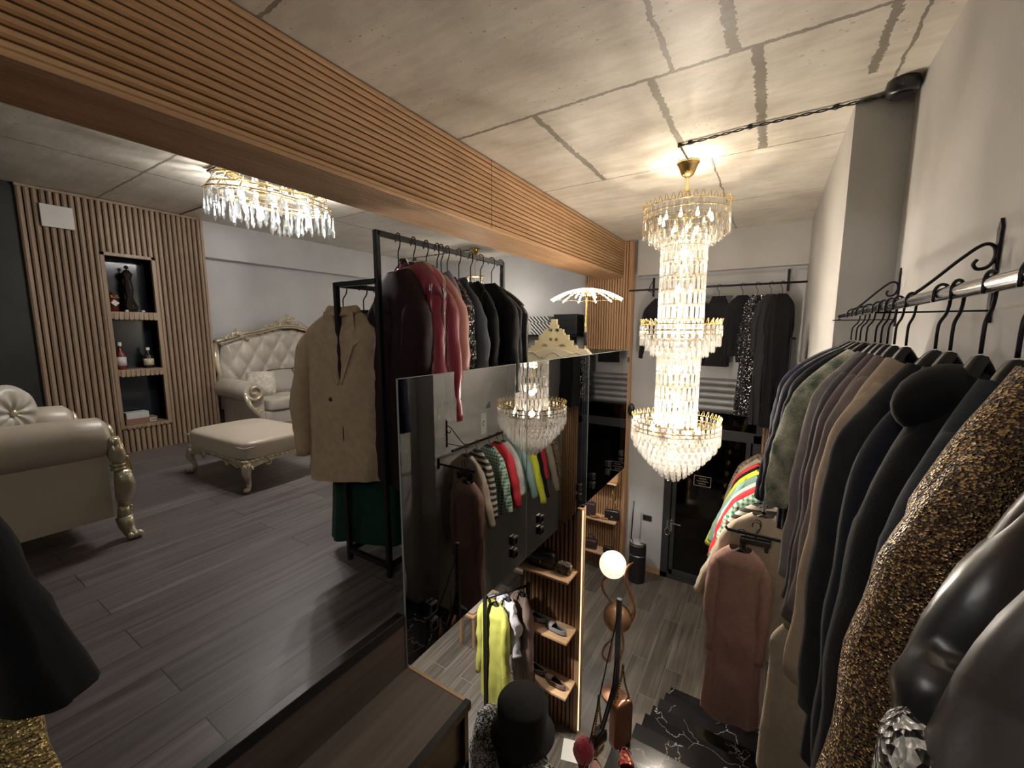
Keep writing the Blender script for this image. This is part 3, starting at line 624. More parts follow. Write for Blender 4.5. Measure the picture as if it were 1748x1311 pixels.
#__PART2__
# ------------------------------------------------------------------ clothes on hangers
def nz3(x, y, z): return noise.noise(Vector((x, y, z)))
def hanger_parts(t, hookL, hw, mat_hook, mat_body, rail_r=.016, body='coat', drop=.105):
    R_ = rail_r+.006
    pts = [(-R_*1.15, 0, -.018), (-R_*1.15, 0, 0)] + [(-R_*1.15*cos(a), 0, R_*1.1*sin(a)) for a in [k*pi/8 for k in range(1, 8)]]
    pts += [(R_*1.15, 0, 0), (R_*1.2, 0, -.02), (R_*.9, 0, -.045), (R_*.2, 0, -.065), (0, 0, -.085), (0, 0, -hookL)]
    MB().tube(smooth_path(pts, 3), .0036, 8).build('hook', mat_hook, t, smooth=True, label='curved hook over the rail')
    z = -hookL; mb = MB()
    if body == 'clip':
        mb.box(-hw, hw, -.012, .012, z-.035, z)
        for x in (-hw*.75, hw*.75): mb.box(x-.012, x+.012, -.016, .016, z-.075, z-.01)
    else:
        n = 12
        for s in (-1, 1):
            P = [(s*hw*q, 0, z-.012-.018*min(1, q*4)-(drop-.03)*q**1.5) for q in [i/n for i in range(n+1)]]
            mb.tube(P, [.012+.006*(i/n) for i in range(n+1)], 8, [.014+.008*(i/n) for i in range(n+1)], up=(0, 0, 1))
    mb.build('hanger_body', mat_body, t, smooth=True, auto=45)
def hang_label(label):
    w = label.split()[:12]
    while w[-1] in ('the', 'a', 'an', 'of', 'on', 'at', 'in', 'with', 'and', 'to', 'by', 'its', 'under', 'behind', 'beside', 'between', 'before', 'whose', 'clear', 'wide', 'far', 'near'): w.pop()
    return ' '.join(w)
def garment(label, cat, name, rail, rz, mat, hw=.215, L=.9, th=.05, hemw=None, hemt=None, sl=.55, flare=.05, sr=.066, hookL=.13,
            neck=.075, drop=.105, fold=.018, nf=7, seed=1, hang=True, group=None, fwd=.02, collar=None, extras=None, hood=False, sleeves=True,
            hangmat=None, dropz=0, body='coat', hgroup=None, strap=False, wr=.012, inner=None, waist=.04, tiltx=0):
    """a garment on its hanger; local x = along the shoulders, y = front (-) / back (+), z down from the rail"""
    T = thing(name, label, cat, rail, rz, group); rnd = random.Random(seed)
    T.rotation_euler[1] = tiltx
    if hang:
        H_ = thing('coat_hanger' if body == 'coat' else 'clip_hanger', 'black hanger carrying the '+hang_label(label), 'hanger', rail, rz, hgroup)
        H_.rotation_euler[1] = tiltx
        hanger_parts(H_, hookL, hw-.05 if body == 'coat' else hw*.8, M['blackm'], hangmat or M['plastic'], body=body, drop=drop)
    z0 = -hookL-.004-dropz; hemw = hemw or hw*1.08; hemt = hemt or th*1.3; NV, NU = 30, 48
    ph = [rnd.uniform(0, 6.28) for _ in range(4)]
    def body_fn(u, v):
        s = L*(v**1.7)
        if strap: k = min(1, s/.16); w0 = hw*.42+(hw*.78-hw*.42)*k**1.5; 
        else: k = min(1, s/drop); w0 = neck+(hw-neck)*(1-(1-k)**1.35)
        q = max(0, (s-drop)/(L-drop)); w = w0*(1-waist*sin(pi*min(1, q*1.7))) if q > 0 else w0
        w = w+(hemw-hw)*q**1.2 if k >= 1 else w
        t = (th*.55+(th-th*.55)*k)+(hemt-th)*q
        a = 2*pi*u; ca, sa = cos(a), sin(a)
        e = .62
        x = w*abs(ca)**e*(1 if ca > 0 else -1); y = t*abs(sa)**.8*(1 if sa > 0 else -1)
        f = fold*(q**.9)*(sin(nf*a+ph[0]+2.2*nz3(x*3, seed, s*1.3))+.5*sin((nf*2-3)*a+ph[1]+s*3))
        x += ca*f*.35; y += sa*f+(.6*f if sa*0 == 0 else 0)
        wv = wr*(nz3(x*9+seed, y*9, s*5)+.5*nz3(x*22, y*20+seed, s*14))*(1 if k >= 1 else k*.5)
        y += wv*(1 if sa > 0 else -1)*1.3; x += wv*.5
        zz = z0-s+(.012*nz3(x*6, y*6, seed)*q)-.02*(1-k)**2*(1 if sa < 0 else .0)*abs(sa)
        return (x, y, zz)
    MB().grid(body_fn, NU, NV, cu=True).build('body', mat, T, smooth=True)
    if sleeves:
        for sgn in (-1, 1):
            pts = []; r1 = []; r2 = []; n = 22
            def slope(x):
                f = max(0, min(1, (x-neck)/(hw-neck))); return drop*(1-(1-f)**(1/1.35))
            for i in range(n+1):
                q = i/n
                if q < .32:
                    k = q/.32; x = hw-.085+.078*sin(k*pi/2); rr = .018+(sr*.86-.018)*k**.8; z = z0-slope(x)-rr*.98-.003-.03*k**3; zt = z
                else:
                    k = (q-.32)/.68; b = min(1, k*3.5); x = hw-.007+flare*k**.9+.012*sin(k*5+seed)-.012*sin(seed); z = zt-(sl-.10)*k; rr = sr*(.86+.14*b-.28*k)+.004*sin(k*17+seed)*b
                pts.append((sgn*x, -fwd*q*1.5+.006*sin(q*9+seed), z)); r1.append(rr*.8); r2.append(rr)
            mb = MB().tube(pts, r1, 16, r2, up=(1, 0, 0))
            vs = []
            for (x, y, z) in mb.v:
                d = wr*.9*(nz3(x*14+seed, y*14, z*9)+.6*nz3(x*30, y*25, z*22)); vs.append((x+d, y+d*.7, z))
            mb.v = vs; mb.build('sleeve', mat, T, smooth=True)
    if collar:
        cm, ch_ = collar
        mb = MB().grid(lambda u, v: ((neck*.95+.012*sin(pi*v)+.012*v)*cos(2*pi*u), (th*.62+.02*v)*sin(2*pi*u)-.004, z0-.035+ch_*(1-v)+.012*cos(2*pi*u)**2), 28, 4, cu=True)
        mb.build('collar', cm, T, smooth=True, thick=.006)
    if hood:
        mb = MB().ball((-.02, .03, z0-.06), .12, 24, .62, 1.3, .5); mb.v = [(x+.012*nz3(x*12, y*12, z*12), y, z) for x, y, z in mb.v]
        mb.build('hood', mat, T, smooth=True)
    if extras: extras(T, z0)
    return T
def fab(name, c, k=1.0, rough=.85, sheen=.06, c2=None, bs=220, bump=.25, vs=30, **kw):
    return mk(name, c, rough, 0, c2=c2 or tuple(min(1, x*1.14+.002) for x in c), vs=vs, bump=bump, bs=bs, bd=.004, sheen=sheen, spec=.25, **kw)
F = dict(
    navy=fab('navy_wool', (.024, .03, .065), rough=.95), navy2=fab('deep_navy_wool', (.010, .012, .026)), black=fab('black_wool', (.005, .005, .007)),
    charcoal=fab('charcoal_wool', (.018, .019, .023)), lgrey=fab('pale_grey_knit', (.27, .24, .24), bs=120), purp=fab('plum_brown_knit', (.13, .095, .10), bs=120), dgrey=fab('dark_grey_knit', (.06, .055, .062), bs=140),
    taupe=fab('taupe_jersey', (.2, .165, .15)), camel=fab('beige_cashmere', (.46, .36, .27), rough=.95, bs=90), slate=fab('slate_blue_wool', (.026, .033, .042)),
    fur=mk('green_white_fur', (.10, .16, .08), .95, 0, c2=(.95, .93, .7), vs=10, bump=1, bs=170, bd=.012, sheen=.6), inkblue=fab('ink_blue_wool', (.007, .010, .02)),
    leath=mk('dark_brown_nappa', (.042, .034, .032), .42, 0, c2=(.055, .045, .042), vs=5, bump=.1, bs=120, bd=.003, spec=.5),
    satinb=mk('black_satin_jacket', (.012, .012, .014), .28, bump=.15, bs=14, bd=.01), sand=fab('sand_wool', (.42, .32, .22), rough=.9), 
    burg=fab('burgundy_velvet', (.014, .002, .005), rough=.7, sheen=0), red=mk('raspberry_satin', (.30, .022, .05), .3, bump=.2, bs=9, bd=.02, c2=(.22, .015, .04), vs=6),
    pinksat=mk('blush_satin', (.62, .29, .26), .38, bump=.25, bs=8, bd=.02), grey=fab('blue_grey_blazer_cloth', (.055, .062, .075)), lilac=mk('lilac_lame', (.26, .2, .3), .3, .4, bump=.8, bs=60),
    green=fab('bottle_green_cloth', (.003, .03, .016)), pinkw=fab('dusty_pink_wool', (.34, .2, .17), rough=.95, bs=90), cream=fab('cream_knit', (.45, .37, .28)), khaki=fab('khaki_cotton', (.3, .26, .2)),
    yellow=fab('acid_yellow_cotton', (.6, .66, .05)), lime=mk('chartreuse_satin', (.40, .40, .09), .42, bump=.25, bs=10, bd=.01), teal=fab('pale_teal_cotton', (.22, .36, .34)), redc=fab('scarlet_cotton', (.5, .03, .04)), white=fab('white_cotton', (.55, .53, .5)),
    gingham=checker('green_gingham', (.55, .56, .5), (.02, .2, .1), 26), stripe=checker('cream_black_stripe', (.5, .46, .38), (.03, .03, .03), 5, 'Z'), leopard=mk('leopard_print', (.3, .22, .14), .9, c2=(.02, .015, .01), vs=42),
    blue=fab('denim_blue_cloth', (.06, .1, .24)), tan=mk('tan_sheer_cloth', (.16, .11, .09), .6), lightgrey=mk('pale_grey_satin', (.42, .40, .42), .35, bump=.4, bs=16, bd=.02),
    goldf=sparkle('gold_sequin_boucle', (.10, .055, .03), (.62, .42, .2), 320, .36, .85, .32, 1.0, .55), seq=sparkle('black_sequins', (.012, .012, .016), (.8, .8, .85), 95, .16, 1.0, .16, .4, .75),
    bead=sparkle('black_white_beading', (.02, .02, .022), (.75, .74, .7), 130, .4, .2, .3, 1.0, .3), brocade=sparkle('gold_brocade', (.22, .15, .05), (.65, .5, .22), 170, .5, .7, .35, 1.0, .35),
    velvet=mk('black_velvet', (.004, .004, .005), .9, sheen=.1, spec=.1), plastic=glassmix('garment_cover_film', (.9, .9, .92), 1.4, .18, 1.3),
)
# right-hand wall rail at the top of the stairs
RX, RZ = .34, .087
def rail(label, a, b, r, mat, name='clothes_rail', brackets=(), wallx=None, group=None):
    t = thing(name, label, 'clothes rail', a); A = Vector(a); D = Vector(b)-A
    MB().tube([(0, 0, 0), tuple(D)], r, 16).build('tube', mat, t, smooth=True, auto=50)
    for p in brackets:
        q = Vector(p)-A; d = wallx-p[0]; s = 1 if d > 0 else -1; b_ = thing_br = MB()
        w = wallx-A.x-s*.004
        b_.box(w-.004, w+.004, q.y-.012, q.y+.012, q.z-.06, q.z+.22)
        b_.prism([(q.y-.012, q.z+.22), (q.y+.012, q.z+.22), (q.y+.014, q.z+.24), (q.y, q.z+.27), (q.y-.014, q.z+.24)], 'x', w-.004, w+.004)
        b_.bar((w, q.y, q.z-r-.004), (-.03*s, q.y, q.z-r-.004), .012, .006)
        # diagonal stay ending in a scroll
        pts = [(-.0*s, q.y, q.z-r), (w*.35, q.y, q.z+.06), (w*.68, q.y, q.z+.15), (w*.86, q.y, q.z+.19), (w*.96, q.y, q.z+.185), (w*.985, q.y, q.z+.15), (w*.93, q.y, q.z+.12), (w*.84, q.y, q.z+.115), (w*.8, q.y, q.z+.13), (w*.83, q.y, q.z+.145)]
        b_.tube(smooth_path(pts), .0055, 8)
        b_.build('wall_bracket', M['iron'], t, smooth=True, auto=40, label='wrought iron bracket with a scroll')
    return t
rail('chrome clothes rail on scrolled iron brackets along the right wall', (RX, .25, RZ), (RX, 3.1, RZ), .0165, M['chrome'], brackets=((RX, 1.98, RZ), (RX, 3.2-.0, RZ)), wallx=XR)
def gold_extra(T, z0): pass
RG = 'coats on the chrome rail at the right wall'
def cuff(T, z0):
    MB().lathe([(.052, 0), (.066, -.02), (.068, -.09), (.055, -.11)], (-.268, -.035, z0-.30), 18).build('jewelled_cuff', F['bead'], T, smooth=True, label='cuff covered with glittering black beads')
right = [  # label, y, theta, material, kwargs
 ('navy blue wool coat at the far end of the chrome rail', 2.67, 2, 'navy', dict(neck=.06, drop=0.14, dropz=0.030, hw=0.245, L=.85, sl=.72, flare=.07, sr=.085, th=.07)),
 ('dark navy coat hanging second from the far end', 2.53, 6, 'navy2', dict(neck=.06, drop=0.14, dropz=0.030, hw=0.235, L=.95, sl=.66, flare=.05, sr=.08)),
 ('near-black jacket tucked before the furry green one', 2.42, 12, 'black', dict(neck=.06, drop=0.14, dropz=0.030, hw=0.220, L=.9, sl=.6)),
 ('fluffy green and white patterned fur jacket', 2.28, 28, 'fur', dict(neck=.06, drop=0.16, dropz=0.030, hw=0.235, L=.58, sl=.55, flare=0.11, sr=.075, th=.07, wr=.02)),
 ('pale grey knitted coat just before the fur jacket', 2.1, 37, 'lgrey', dict(neck=.06, drop=0.16, dropz=0.030, hw=0.205, L=1.0, sl=.78, flare=0.11)),
 ('dark grey knitted coat behind the plum one', 2, 41, 'dgrey', dict(neck=.06, drop=0.16, dropz=0.030, hw=0.200, L=1.0, sl=.8, flare=0.11)),
 ('plum brown knitted cardigan among the grey knits', 1.9, 44, 'purp', dict(neck=.06, drop=0.16, dropz=0.030, hw=0.205, L=1.0, sl=.8, flare=0.11)),
 ('taupe jersey coat beside the beige cashmere one', 1.8, 47, 'taupe', dict(neck=.06, drop=0.16, dropz=0.030, hw=0.195, L=.95, sl=.7, flare=0.11)),
 ('beige cashmere coat between grey knits and dark coats', 1.66, 52, 'camel', dict(neck=.06, drop=0.16, dropz=0.030, hw=0.210, L=.9, sl=.8, flare=0.14, sr=.07)),
 ('charcoal coat right beside the beige cashmere coat', 1.40, 42, 'charcoal', dict(neck=.06, drop=0.16, dropz=0.030, hw=0.210, L=1.1, sl=.75, flare=.06)),
 ('ink blue wool coat with a wide sleeve in the dark group', 1.3, 52, 'inkblue', dict(neck=.06, drop=0.19, dropz=0.030, hw=0.215, L=1.1, sl=.8, flare=.09, sr=.07)),
 ('black hooded parka standing tallest in the dark group', 1.14, 55, 'black', dict(neck=.06, drop=0.19, dropz=0.030, hw=0.225, L=1.1, sl=.8, flare=0.12, sr=.09, hood=True, th=.07)),
 ('slate blue coat showing a narrow strip before the gold one', 1, 50, 'slate', dict(neck=.06, drop=0.19, dropz=0.030, hw=0.210, L=1.1, sl=.75, flare=0.11)),
 ('glittering gold and brown sequin boucle coat', 0.85, 44, 'goldf', dict(neck=.06, drop=0.19, dropz=0.000, hw=0.210, L=1.2, sl=.62, flare=0.13, sr=.075, th=.07, wr=.016, collar=(None, 0))),
 ('glossy black jacket with a bead-covered cuff', 0.675, 45, 'satinb', dict(neck=.06, drop=0.19, dropz=0.000, hw=0.210, L=1.0, sl=.25, flare=.06, sr=.075, extras=cuff, wr=.02)),
 ('dark brown nappa leather coat nearest at the right', 0.60, 47, 'leath', dict(neck=.06, drop=0.19, dropz=0.000, hw=.205, L=1.2, sl=.62, flare=.21, hemw=.30, sr=.075, th=.05, wr=.012)),
]
for i, (lb, y, th_, mt, kw) in enumerate(right):
    kw = dict(kw); kw.pop('collar', None) if mt == 'goldf' else None
    garment(lb, 'coat' if 'jacket' not in lb and 'cardigan' not in lb else 'jacket', 'hanging_coat' if 'jacket' not in lb and 'cardigan' not in lb else 'hanging_jacket',
            (RX, y, RZ), rad(th_), F[mt], seed=i+3, group=None, **kw)
# lower rail below it, beside the stairs
LX, LZ = .04, -1.28
rail('black lower clothes rail on iron brackets beside the glass door', (LX, 3.3, LZ), (LX, 5.55, LZ), .014, M['blackm'], brackets=((LX, 3.55, LZ), (LX, 4.9, LZ)), wallx=XC)
low = [
 ('leopard print jacket at the far end of the lower rail', 5.35, 12, 'leopard', dict(L=.8, sl=.6)),
 ('khaki cotton trench jacket on the lower rail', 5.15, 12, 'khaki', dict(L=.75, sl=.72, flare=.12, hw=.23)),
 ('scarlet blouse squeezed between khaki and black on the lower rail', 4.95, 14, 'redc', dict(L=.6, sl=.5)),
 ('black jacket squeezed before the yellow shirt', 4.82, 14, 'black', dict(L=.8, sl=.7, flare=.1)),
 ('acid yellow shirt on the lower rail', 4.7, 16, 'yellow', dict(L=.75, sl=.72, flare=.12)),
 ('pale teal shirt on the lower rail', 4.52, 16, 'teal', dict(L=.7, sl=.6, flare=.08)),
 ('white blouse with a red band on the lower rail', 4.3, 18, 'white', dict(L=.7, sl=.5)),
 ('second scarlet blouse beside the gingham shirt', 4.18, 18, 'redc', dict(L=.8, sl=.6, flare=.08)),
 ('green and white gingham shirt', 4.0, 18, 'gingham', dict(L=.8, sl=.6, flare=.07, wr=.02)),
 ('cream and black striped knit behind the pink coat', 3.75, 20, 'stripe', dict(L=.8, sl=.6)),
 ('cream knitted dress showing behind the pink coat', 3.55, 12, 'cream', dict(L=1.15, sl=.6, flare=.07)),
]
for i, (lb, y, th_, mt, kw) in enumerate(low):
    kw = dict(kw); kw.setdefault('hw', .245); kw['flare'] = kw.get('flare', .03)+.10; kw['drop'] = .15
    garment(lb, 'garment', 'hanging_coat' if 'coat' in lb else 'hanging_shirt', (LX, y, LZ), rad(th_-4), F[mt], seed=i+31, hookL=.10, **kw)
t = thing('clothes_rail', 'short black face-out rail reaching from the pier above the pink coat', 'clothes rail', (XC, 3.40, -1.5))
MB().box(-.008, -.002, -.02, .02, -.06, .06).tube([(-.004, 0, 0), (-.52, 0, 0), (-.535, 0, .02)], .012, 10).build('arm_tube', M['blackm'], t, smooth=True, auto=40)
garment('long dusty pink wool coat hanging at the front of the lower rail', 'coat', 'hanging_coat', (-.09, 3.40, -1.5), rad(2), F['pinkw'], hw=.17, L=1.42, sl=.8, flare=.015, th=.07, hemw=.20, hemt=.09, sr=.065, seed=44, hookL=.12)
for i in range(5):
    t = thing('clip_hanger', ('empty black clip hanger above the pink coat, %s of its cluster' % ('nearest', 'second nearest', 'middle', 'second furthest', 'furthest')[i]), 'hanger', (.0+.004*i, 3.44+.05*i, -1.5+.06), rad(5), 'empty clip hangers above the pink coat')
    hanger_parts(t, .12, .10, M['blackm'], M['plastic'], body='clip')
garment('pale beige long garment hanging low under the dark coats', 'garment', 'hanging_dress', (.24, 2.62, -1.5), rad(8), F['cream'], hw=.13, L=.95, sleeves=False, seed=77)
# far wall rail
FXZ = .605; FY = 6.3
t = thing('clothes_rail', 'black iron clothes rail across the far wall above the shop door', 'clothes rail', (-1.86, FY, FXZ))
MB().tube([(0, 0, 0), (2.19, 0, 0)], .013, 12).build('tube', M['iron'], t, smooth=True)
for x in (.28, 2.0):
    MB().box(x-.014, x+.014, .30, .325, -.08, .2).bar((x, .31, -.016), (x, -.03, -.016), .012).tube([(x, 0, -.01), (x, .15, .09), (x, .25, .15), (x, .3, .14), (x, .28, .1)], .006, 6).build('wall_bracket', M['iron'], t, label='iron bracket')
far = [
 ('black tailored jacket at the left end of the far rail', -1.42, 205, 'black', dict(L=.72, sl=.75, flare=.06, hw=.19, drop=.16, neck=.06, sr=.055)),
 ('black blouse half hidden behind the tall chandelier', -.98, 200, 'charcoal', dict(L=.7, sl=.5, flare=.06, hw=.22)),
 ('black halter dress clipped to a flat hanger on the far rail', -.64, 186, 'black', dict(L=.95, sleeves=False, strap=True, hw=.21, hemw=.22, body='clip', drop=.05, neck=.06)),
 ('black dress with sequinned sleeves on the far rail', -.36, 192, 'black', dict(L=.8, sl=.85, flare=.03, hw=.165, drop=.13, neck=.06, sr=.05)),
 ('black sequinned evening dress, its hem reaching lowest', -.19, 196, 'seq', dict(L=1.6, sl=.8, flare=.02, hw=.145, hemw=.19, drop=.13, neck=.06, sr=.05)),
 ('plain black coat between the sequinned dress and the pier', -.04, 212, 'charcoal', dict(L=1.7, sl=.65, flare=.03, hw=.15, drop=.13, neck=.06, sr=.05)),
 ('long black coat at the right end of the far rail', .08, 216, 'black', dict(L=1.72, sl=.7, flare=.03, hw=.15, drop=.12, neck=.06, sr=.05)),
]
for i, (lb, x, th_, mt, kw) in enumerate(far):
    kw = dict(kw)
    garment(lb, 'garment', 'hanging_dress' if 'dress' in lb else 'hanging_jacket', (x, FY-.02*i*0, FXZ), rad(th_), F[mt], seed=i+51, hookL=.13, **kw)
# double clothes rack on the mezzanine
t = thing('clothes_rack', 'black square-tube clothes rack with a low and a high rail beside the balustrade', 'clothes rack', (-1.87, 2.0, ZM))
q = .026
def up(x, y, h): return MB().box(x-q/2, x+q/2, y-q/2, y+q/2, .012, h)
A_, B_ = -.17, .17; y0, y1 = -.56, .58; HL, HH = 1.615, 1.85
for x, y, h in ((A_, y0, HL), (B_, y0, HH), (A_, y1, HL), (B_, y1, HH)):
    up(x, y, h).build('post', M['blackm'], t, bevel=.002)
    MB().lathe([(.016, 0), (.016, .012)], (x, y, 0), 12).build('foot', M['plastic'], t)
MB().box(B_-q/2, B_+q/2, y0, y1, HH-q, HH).build('high_rail', M['blackm'], t, bevel=.002)
MB().box(A_-q/2, A_+q/2, y0, y1, HL-q, HL).build('low_rail', M['blackm'], t, bevel=.002)
for y in (y0, y1):
    MB().box(A_, B_, y-q/2, y+q/2, HL-q, HL).build('cross_bar', M['blackm'], t, bevel=.002)
    MB().box(A_, B_, y-q/2, y+q/2, .05, .05+q).build('cross_bar', M['blackm'], t, bevel=.002)
for x in (A_, B_): MB().box(x-q/2, x+q/2, y0, y1, .05, .05+q).build('bottom_rail', M['blackm'], t, bevel=.002)
LR = (-2.04, ZM+HL-.013); HR = (-1.70, ZM+HH-.013)
def coat_front(mat, btn, lapelw=.075):
    def ex(T, z0):
        y = -.07
        mb = MB()
        for s in (-1, 1):
            mb.add([(s*.035, y+.02, z0-.0), (s*.085, y+.012, z0-.01), (s*.1, y-.004, z0-.14), (s*.135, y-.006, z0-.17), (s*.09, y-.012, z0-.2), (s*.012, y-.018, z0-.42), (s*.005, y-.012, z0-.4)], [(0, 1, 2, 5, 6) if s > 0 else (6, 5, 2, 1, 0), (2, 3, 4) if s > 0 else (4, 3, 2), (2, 4, 5) if s > 0 else (5, 4, 2)])
        mb.build('lapels', mat, T, thick=.006)
        for s in (-1, 1):
            for k in range(2): MB().lathe([(.001, 0), (.012, .001), (.013, .004), (.001, .006)], (s*.06, y-.012, z0-.5-.12*k), 12, 'y').build('button', btn, T, smooth=True)
    return ex
garment('long sand beige double-breasted wool coat at the front of the low rail', 'coat', 'hanging_coat', (LR[0]-.03, 1.5, LR[1]), rad(26), F['sand'], hw=.235, L=.98, sl=.72, flare=.03, sr=.08, th=.075, hemw=.24, hemt=.1, seed=5, drop=.135, neck=.085, extras=coat_front(F['sand'], M['plastic']), collar=(F['sand'], .05))
garment('black coat hanging right behind the beige coat', 'coat', 'hanging_coat', (LR[0], 1.72, LR[1]), rad(12), F['black'], hw=.22, L=1.1, sl=.6, seed=6)
garment('second black coat on the low rail towards the middle', 'coat', 'hanging_coat', (LR[0], 1.95, LR[1]), rad(4), F['velvet'], hw=.22, L=1.1, sl=.6, seed=8)
garment('bottle green wide trousers hanging below the beige coat', 'trousers', 'hanging_trousers', (LR[0]+.02, 1.60, LR[1]), rad(20), F['green'], hw=.2, L=1.38, sleeves=False, seed=9, body='clip', hemw=.27, hemt=.12, fold=.03, drop=.03, neck=.17)
high = [
 ('dark burgundy velvet coat nearest on the high rail', 1.58, 'burg', dict(drop=.15, hw=.215, L=1.15, sl=.8, flare=.04, th=.09, sr=.09, hemw=.27)),
 ('black velvet gown between the blue grey blazer and the wide black jacket', 2.2, 'velvet', dict(drop=.15, hw=.22, L=1.5, sl=.7, hemw=.27)),
 ('raspberry satin jacket in a clear garment cover', 1.69, 'red', dict(drop=.15, hw=.235, L=1.15, sl=.7, flare=.03, th=.07, dropz=-.05)),
 ('raspberry satin blouse in the middle of the high rail', 1.79, 'red', dict(drop=.15, hw=.235, L=1.0, sl=.68, flare=.05, th=.06)),
 ('blush pink satin dress on the high rail', 1.88, 'pinksat', dict(drop=.15, hw=.225, L=1.15, sl=.62, flare=.05, th=.06, hemw=.26)),
 ('lilac lame top peeking behind the pink satin', 1.915, 'lilac', dict(drop=.15, hw=.18, L=.5, sleeves=False, dropz=-.03)),
 ('black sequinned jacket with a narrow sleeve on the high rail', 1.97, 'seq', dict(drop=.15, hw=.22, L=.95, sl=.7, flare=.02)),
 ('blue grey wool blazer on the high rail', 2.08, 'grey', dict(drop=.15, hw=.22, L=.9, sl=.62, flare=.07, sr=.075, dropz=.03, collar=(F['grey'], .06))),
 ('wide black dress jacket with open neckline on the high rail', 2.31, 'black', dict(drop=.15, hw=.25, L=1.0, sl=.6, flare=.01, neck=.11, th=.06)),
 ('black coat second from the far post of the high rail', 2.44, 'charcoal', dict(drop=.15, hw=.24, L=.95, sleeves=False, dropz=.04)),
 ('black sleeveless vest with piping at the far post', 2.55, 'satinb', dict(drop=.15, hw=.23, L=.95, sleeves=False, dropz=.06, neck=.09)),
]
for i, (lb, y, mt, kw) in enumerate(high):
    garment(lb, 'garment', 'hanging_dress' if 'dress on' in lb or 'gown' in lb else 'hanging_jacket', (HR[0], y, HR[1]), rad(-16 if i < 8 else 4), F[mt], seed=i+71, hookL=.16, **kw)
# clear cover film over the raspberry jacket
t = thing('garment_cover', 'clear plastic garment cover draped over the raspberry satin jacket', 'garment cover', (HR[0], 1.69, HR[1]), rad(-16))
MB().grid(lambda u, v: ((.05+.22*min(1, v*9)**.6+.02*sin(9*2*pi*u)*v)*abs(cos(2*pi*u))**.7*(1 if cos(2*pi*u) > 0 else -1), (.05+.05*min(1, v*6)+.012*sin(14*2*pi*u+v*5))*sin(2*pi*u), -.10-1.0*v), 60, 26, cu=True).build('film', F['plastic'], t, smooth=True)
MB().box(-.03, .03, -.001, .001, -.104, -.09).build('top_seam', F['plastic'], t)
garment('blue jacket hanging low behind the glass beyond the rack', 'jacket', 'hanging_jacket', (-2.04, 2.42, LR[1]), rad(18), F['blue'], hw=.22, L=.95, sl=.6, seed=91)
garment('black wool jacket at the far end of the low rail', 'jacket', 'hanging_jacket', (-2.04, 2.22, LR[1]), rad(10), F['black'], hw=.22, L=1.0, sl=.6, seed=92)
# near left edge: clothes on a rack beside the camera, only their hems in view
t = thing('clothes_rack', 'black clothes rack at the near left edge, mostly out of view', 'clothes rack', (-1.95, -.35, ZM))
for y in (-.5, .4):
    MB().box(-.013, .013, y-.013, y+.013, 0, 1.5).build('post', M['blackm'], t)
    MB().box(-.2, .2, y-.013, y+.013, 0, .026).build('foot_bar', M['blackm'], t)
MB().box(-.013, .013, -.5, .4, 1.474, 1.5).build('rail', M['blackm'], t)
garment('wide black coat at the near left edge of the room', 'coat', 'hanging_coat', (-1.95, .0, .137), rad(14), F['velvet'], hw=.24, L=.82, sleeves=False, hemw=.72, hemt=.1, seed=101, fold=.012, waist=0)
garment('gold brocade robe whose hem shows under the wide black coat', 'robe', 'hanging_robe', (-1.95, -.05, .137), rad(14), F['brocade'], hw=.22, L=1.05, sleeves=False, hemw=.76, hemt=.07, seed=102, fold=.02, waist=0)
garment('long black dress hanging in front of the gold brocade robe', 'dress', 'hanging_dress', (-1.95, -.12, .137), rad(13), F['velvet'], hw=.22, L=1.5, sleeves=False, hemw=.58, hemt=.08, seed=103, fold=.02, waist=0)
# ------------------------------------------------------------------ carved furniture
def scroll(mb, c, r, turns=1.2, plane='xz', w=.012, flip=1, start=0.0):
    pts = []; rs = []
    for i in range(18):
        q = i/17; a = start+flip*turns*2*pi*q; rr = r*(1-.85*q); u, v = rr*cos(a), rr*sin(a)
        pts.append((c[0]+u, c[1], c[2]+v) if plane == 'xz' else ((c[0], c[1]+u, c[2]+v) if plane == 'yz' else (c[0]+u, c[1]+v, c[2]))); rs.append(w*(1-.4*q))
    mb.tube(pts, rs, 7)
def crest(mb, c, w, h, plane='yz', seed=1):
    """carved leaf-and-scroll crest, w wide and h high"""
    def P(u, v, d=0): return (c[0]+d, c[1]+u, c[2]+v) if plane == 'yz' else (c[0]+u, c[1]+d, c[2]+v)
    for s in (-1, 1):
        scroll(mb, P(s*w*.2, h*.25), h*.24, 1.3, plane, .013, s, pi/2)
        scroll(mb, P(s*w*.36, h*.08), h*.2, 1.2, plane, .011, -s, 0)
        scroll(mb, P(s*w*.1, h*.62), h*.17, 1.1, plane, .011, s, -pi/2)
        mb.tube([P(s*w*q, h*(.75-1.5*abs(q))+.012*sin(q*30)) for q in [i*.04 for i in range(13)]], [.012-.0006*i for i in range(13)], 6)
        for k in range(4):
            a = .3+.4*k; mb.tube([P(0, h*.45), P(s*sin(a)*h*.35, h*.45+cos(a)*h*.3), P(s*sin(a)*h*.46, h*.45+cos(a)*h*.48)], [.008, .016, .003], 6)
    mb.ball(P(0, h*.5, .01 if plane == 'yz' else -.01), h*.16, 10); mb.ball(P(0, h*.95), .016, 8, 1.6)
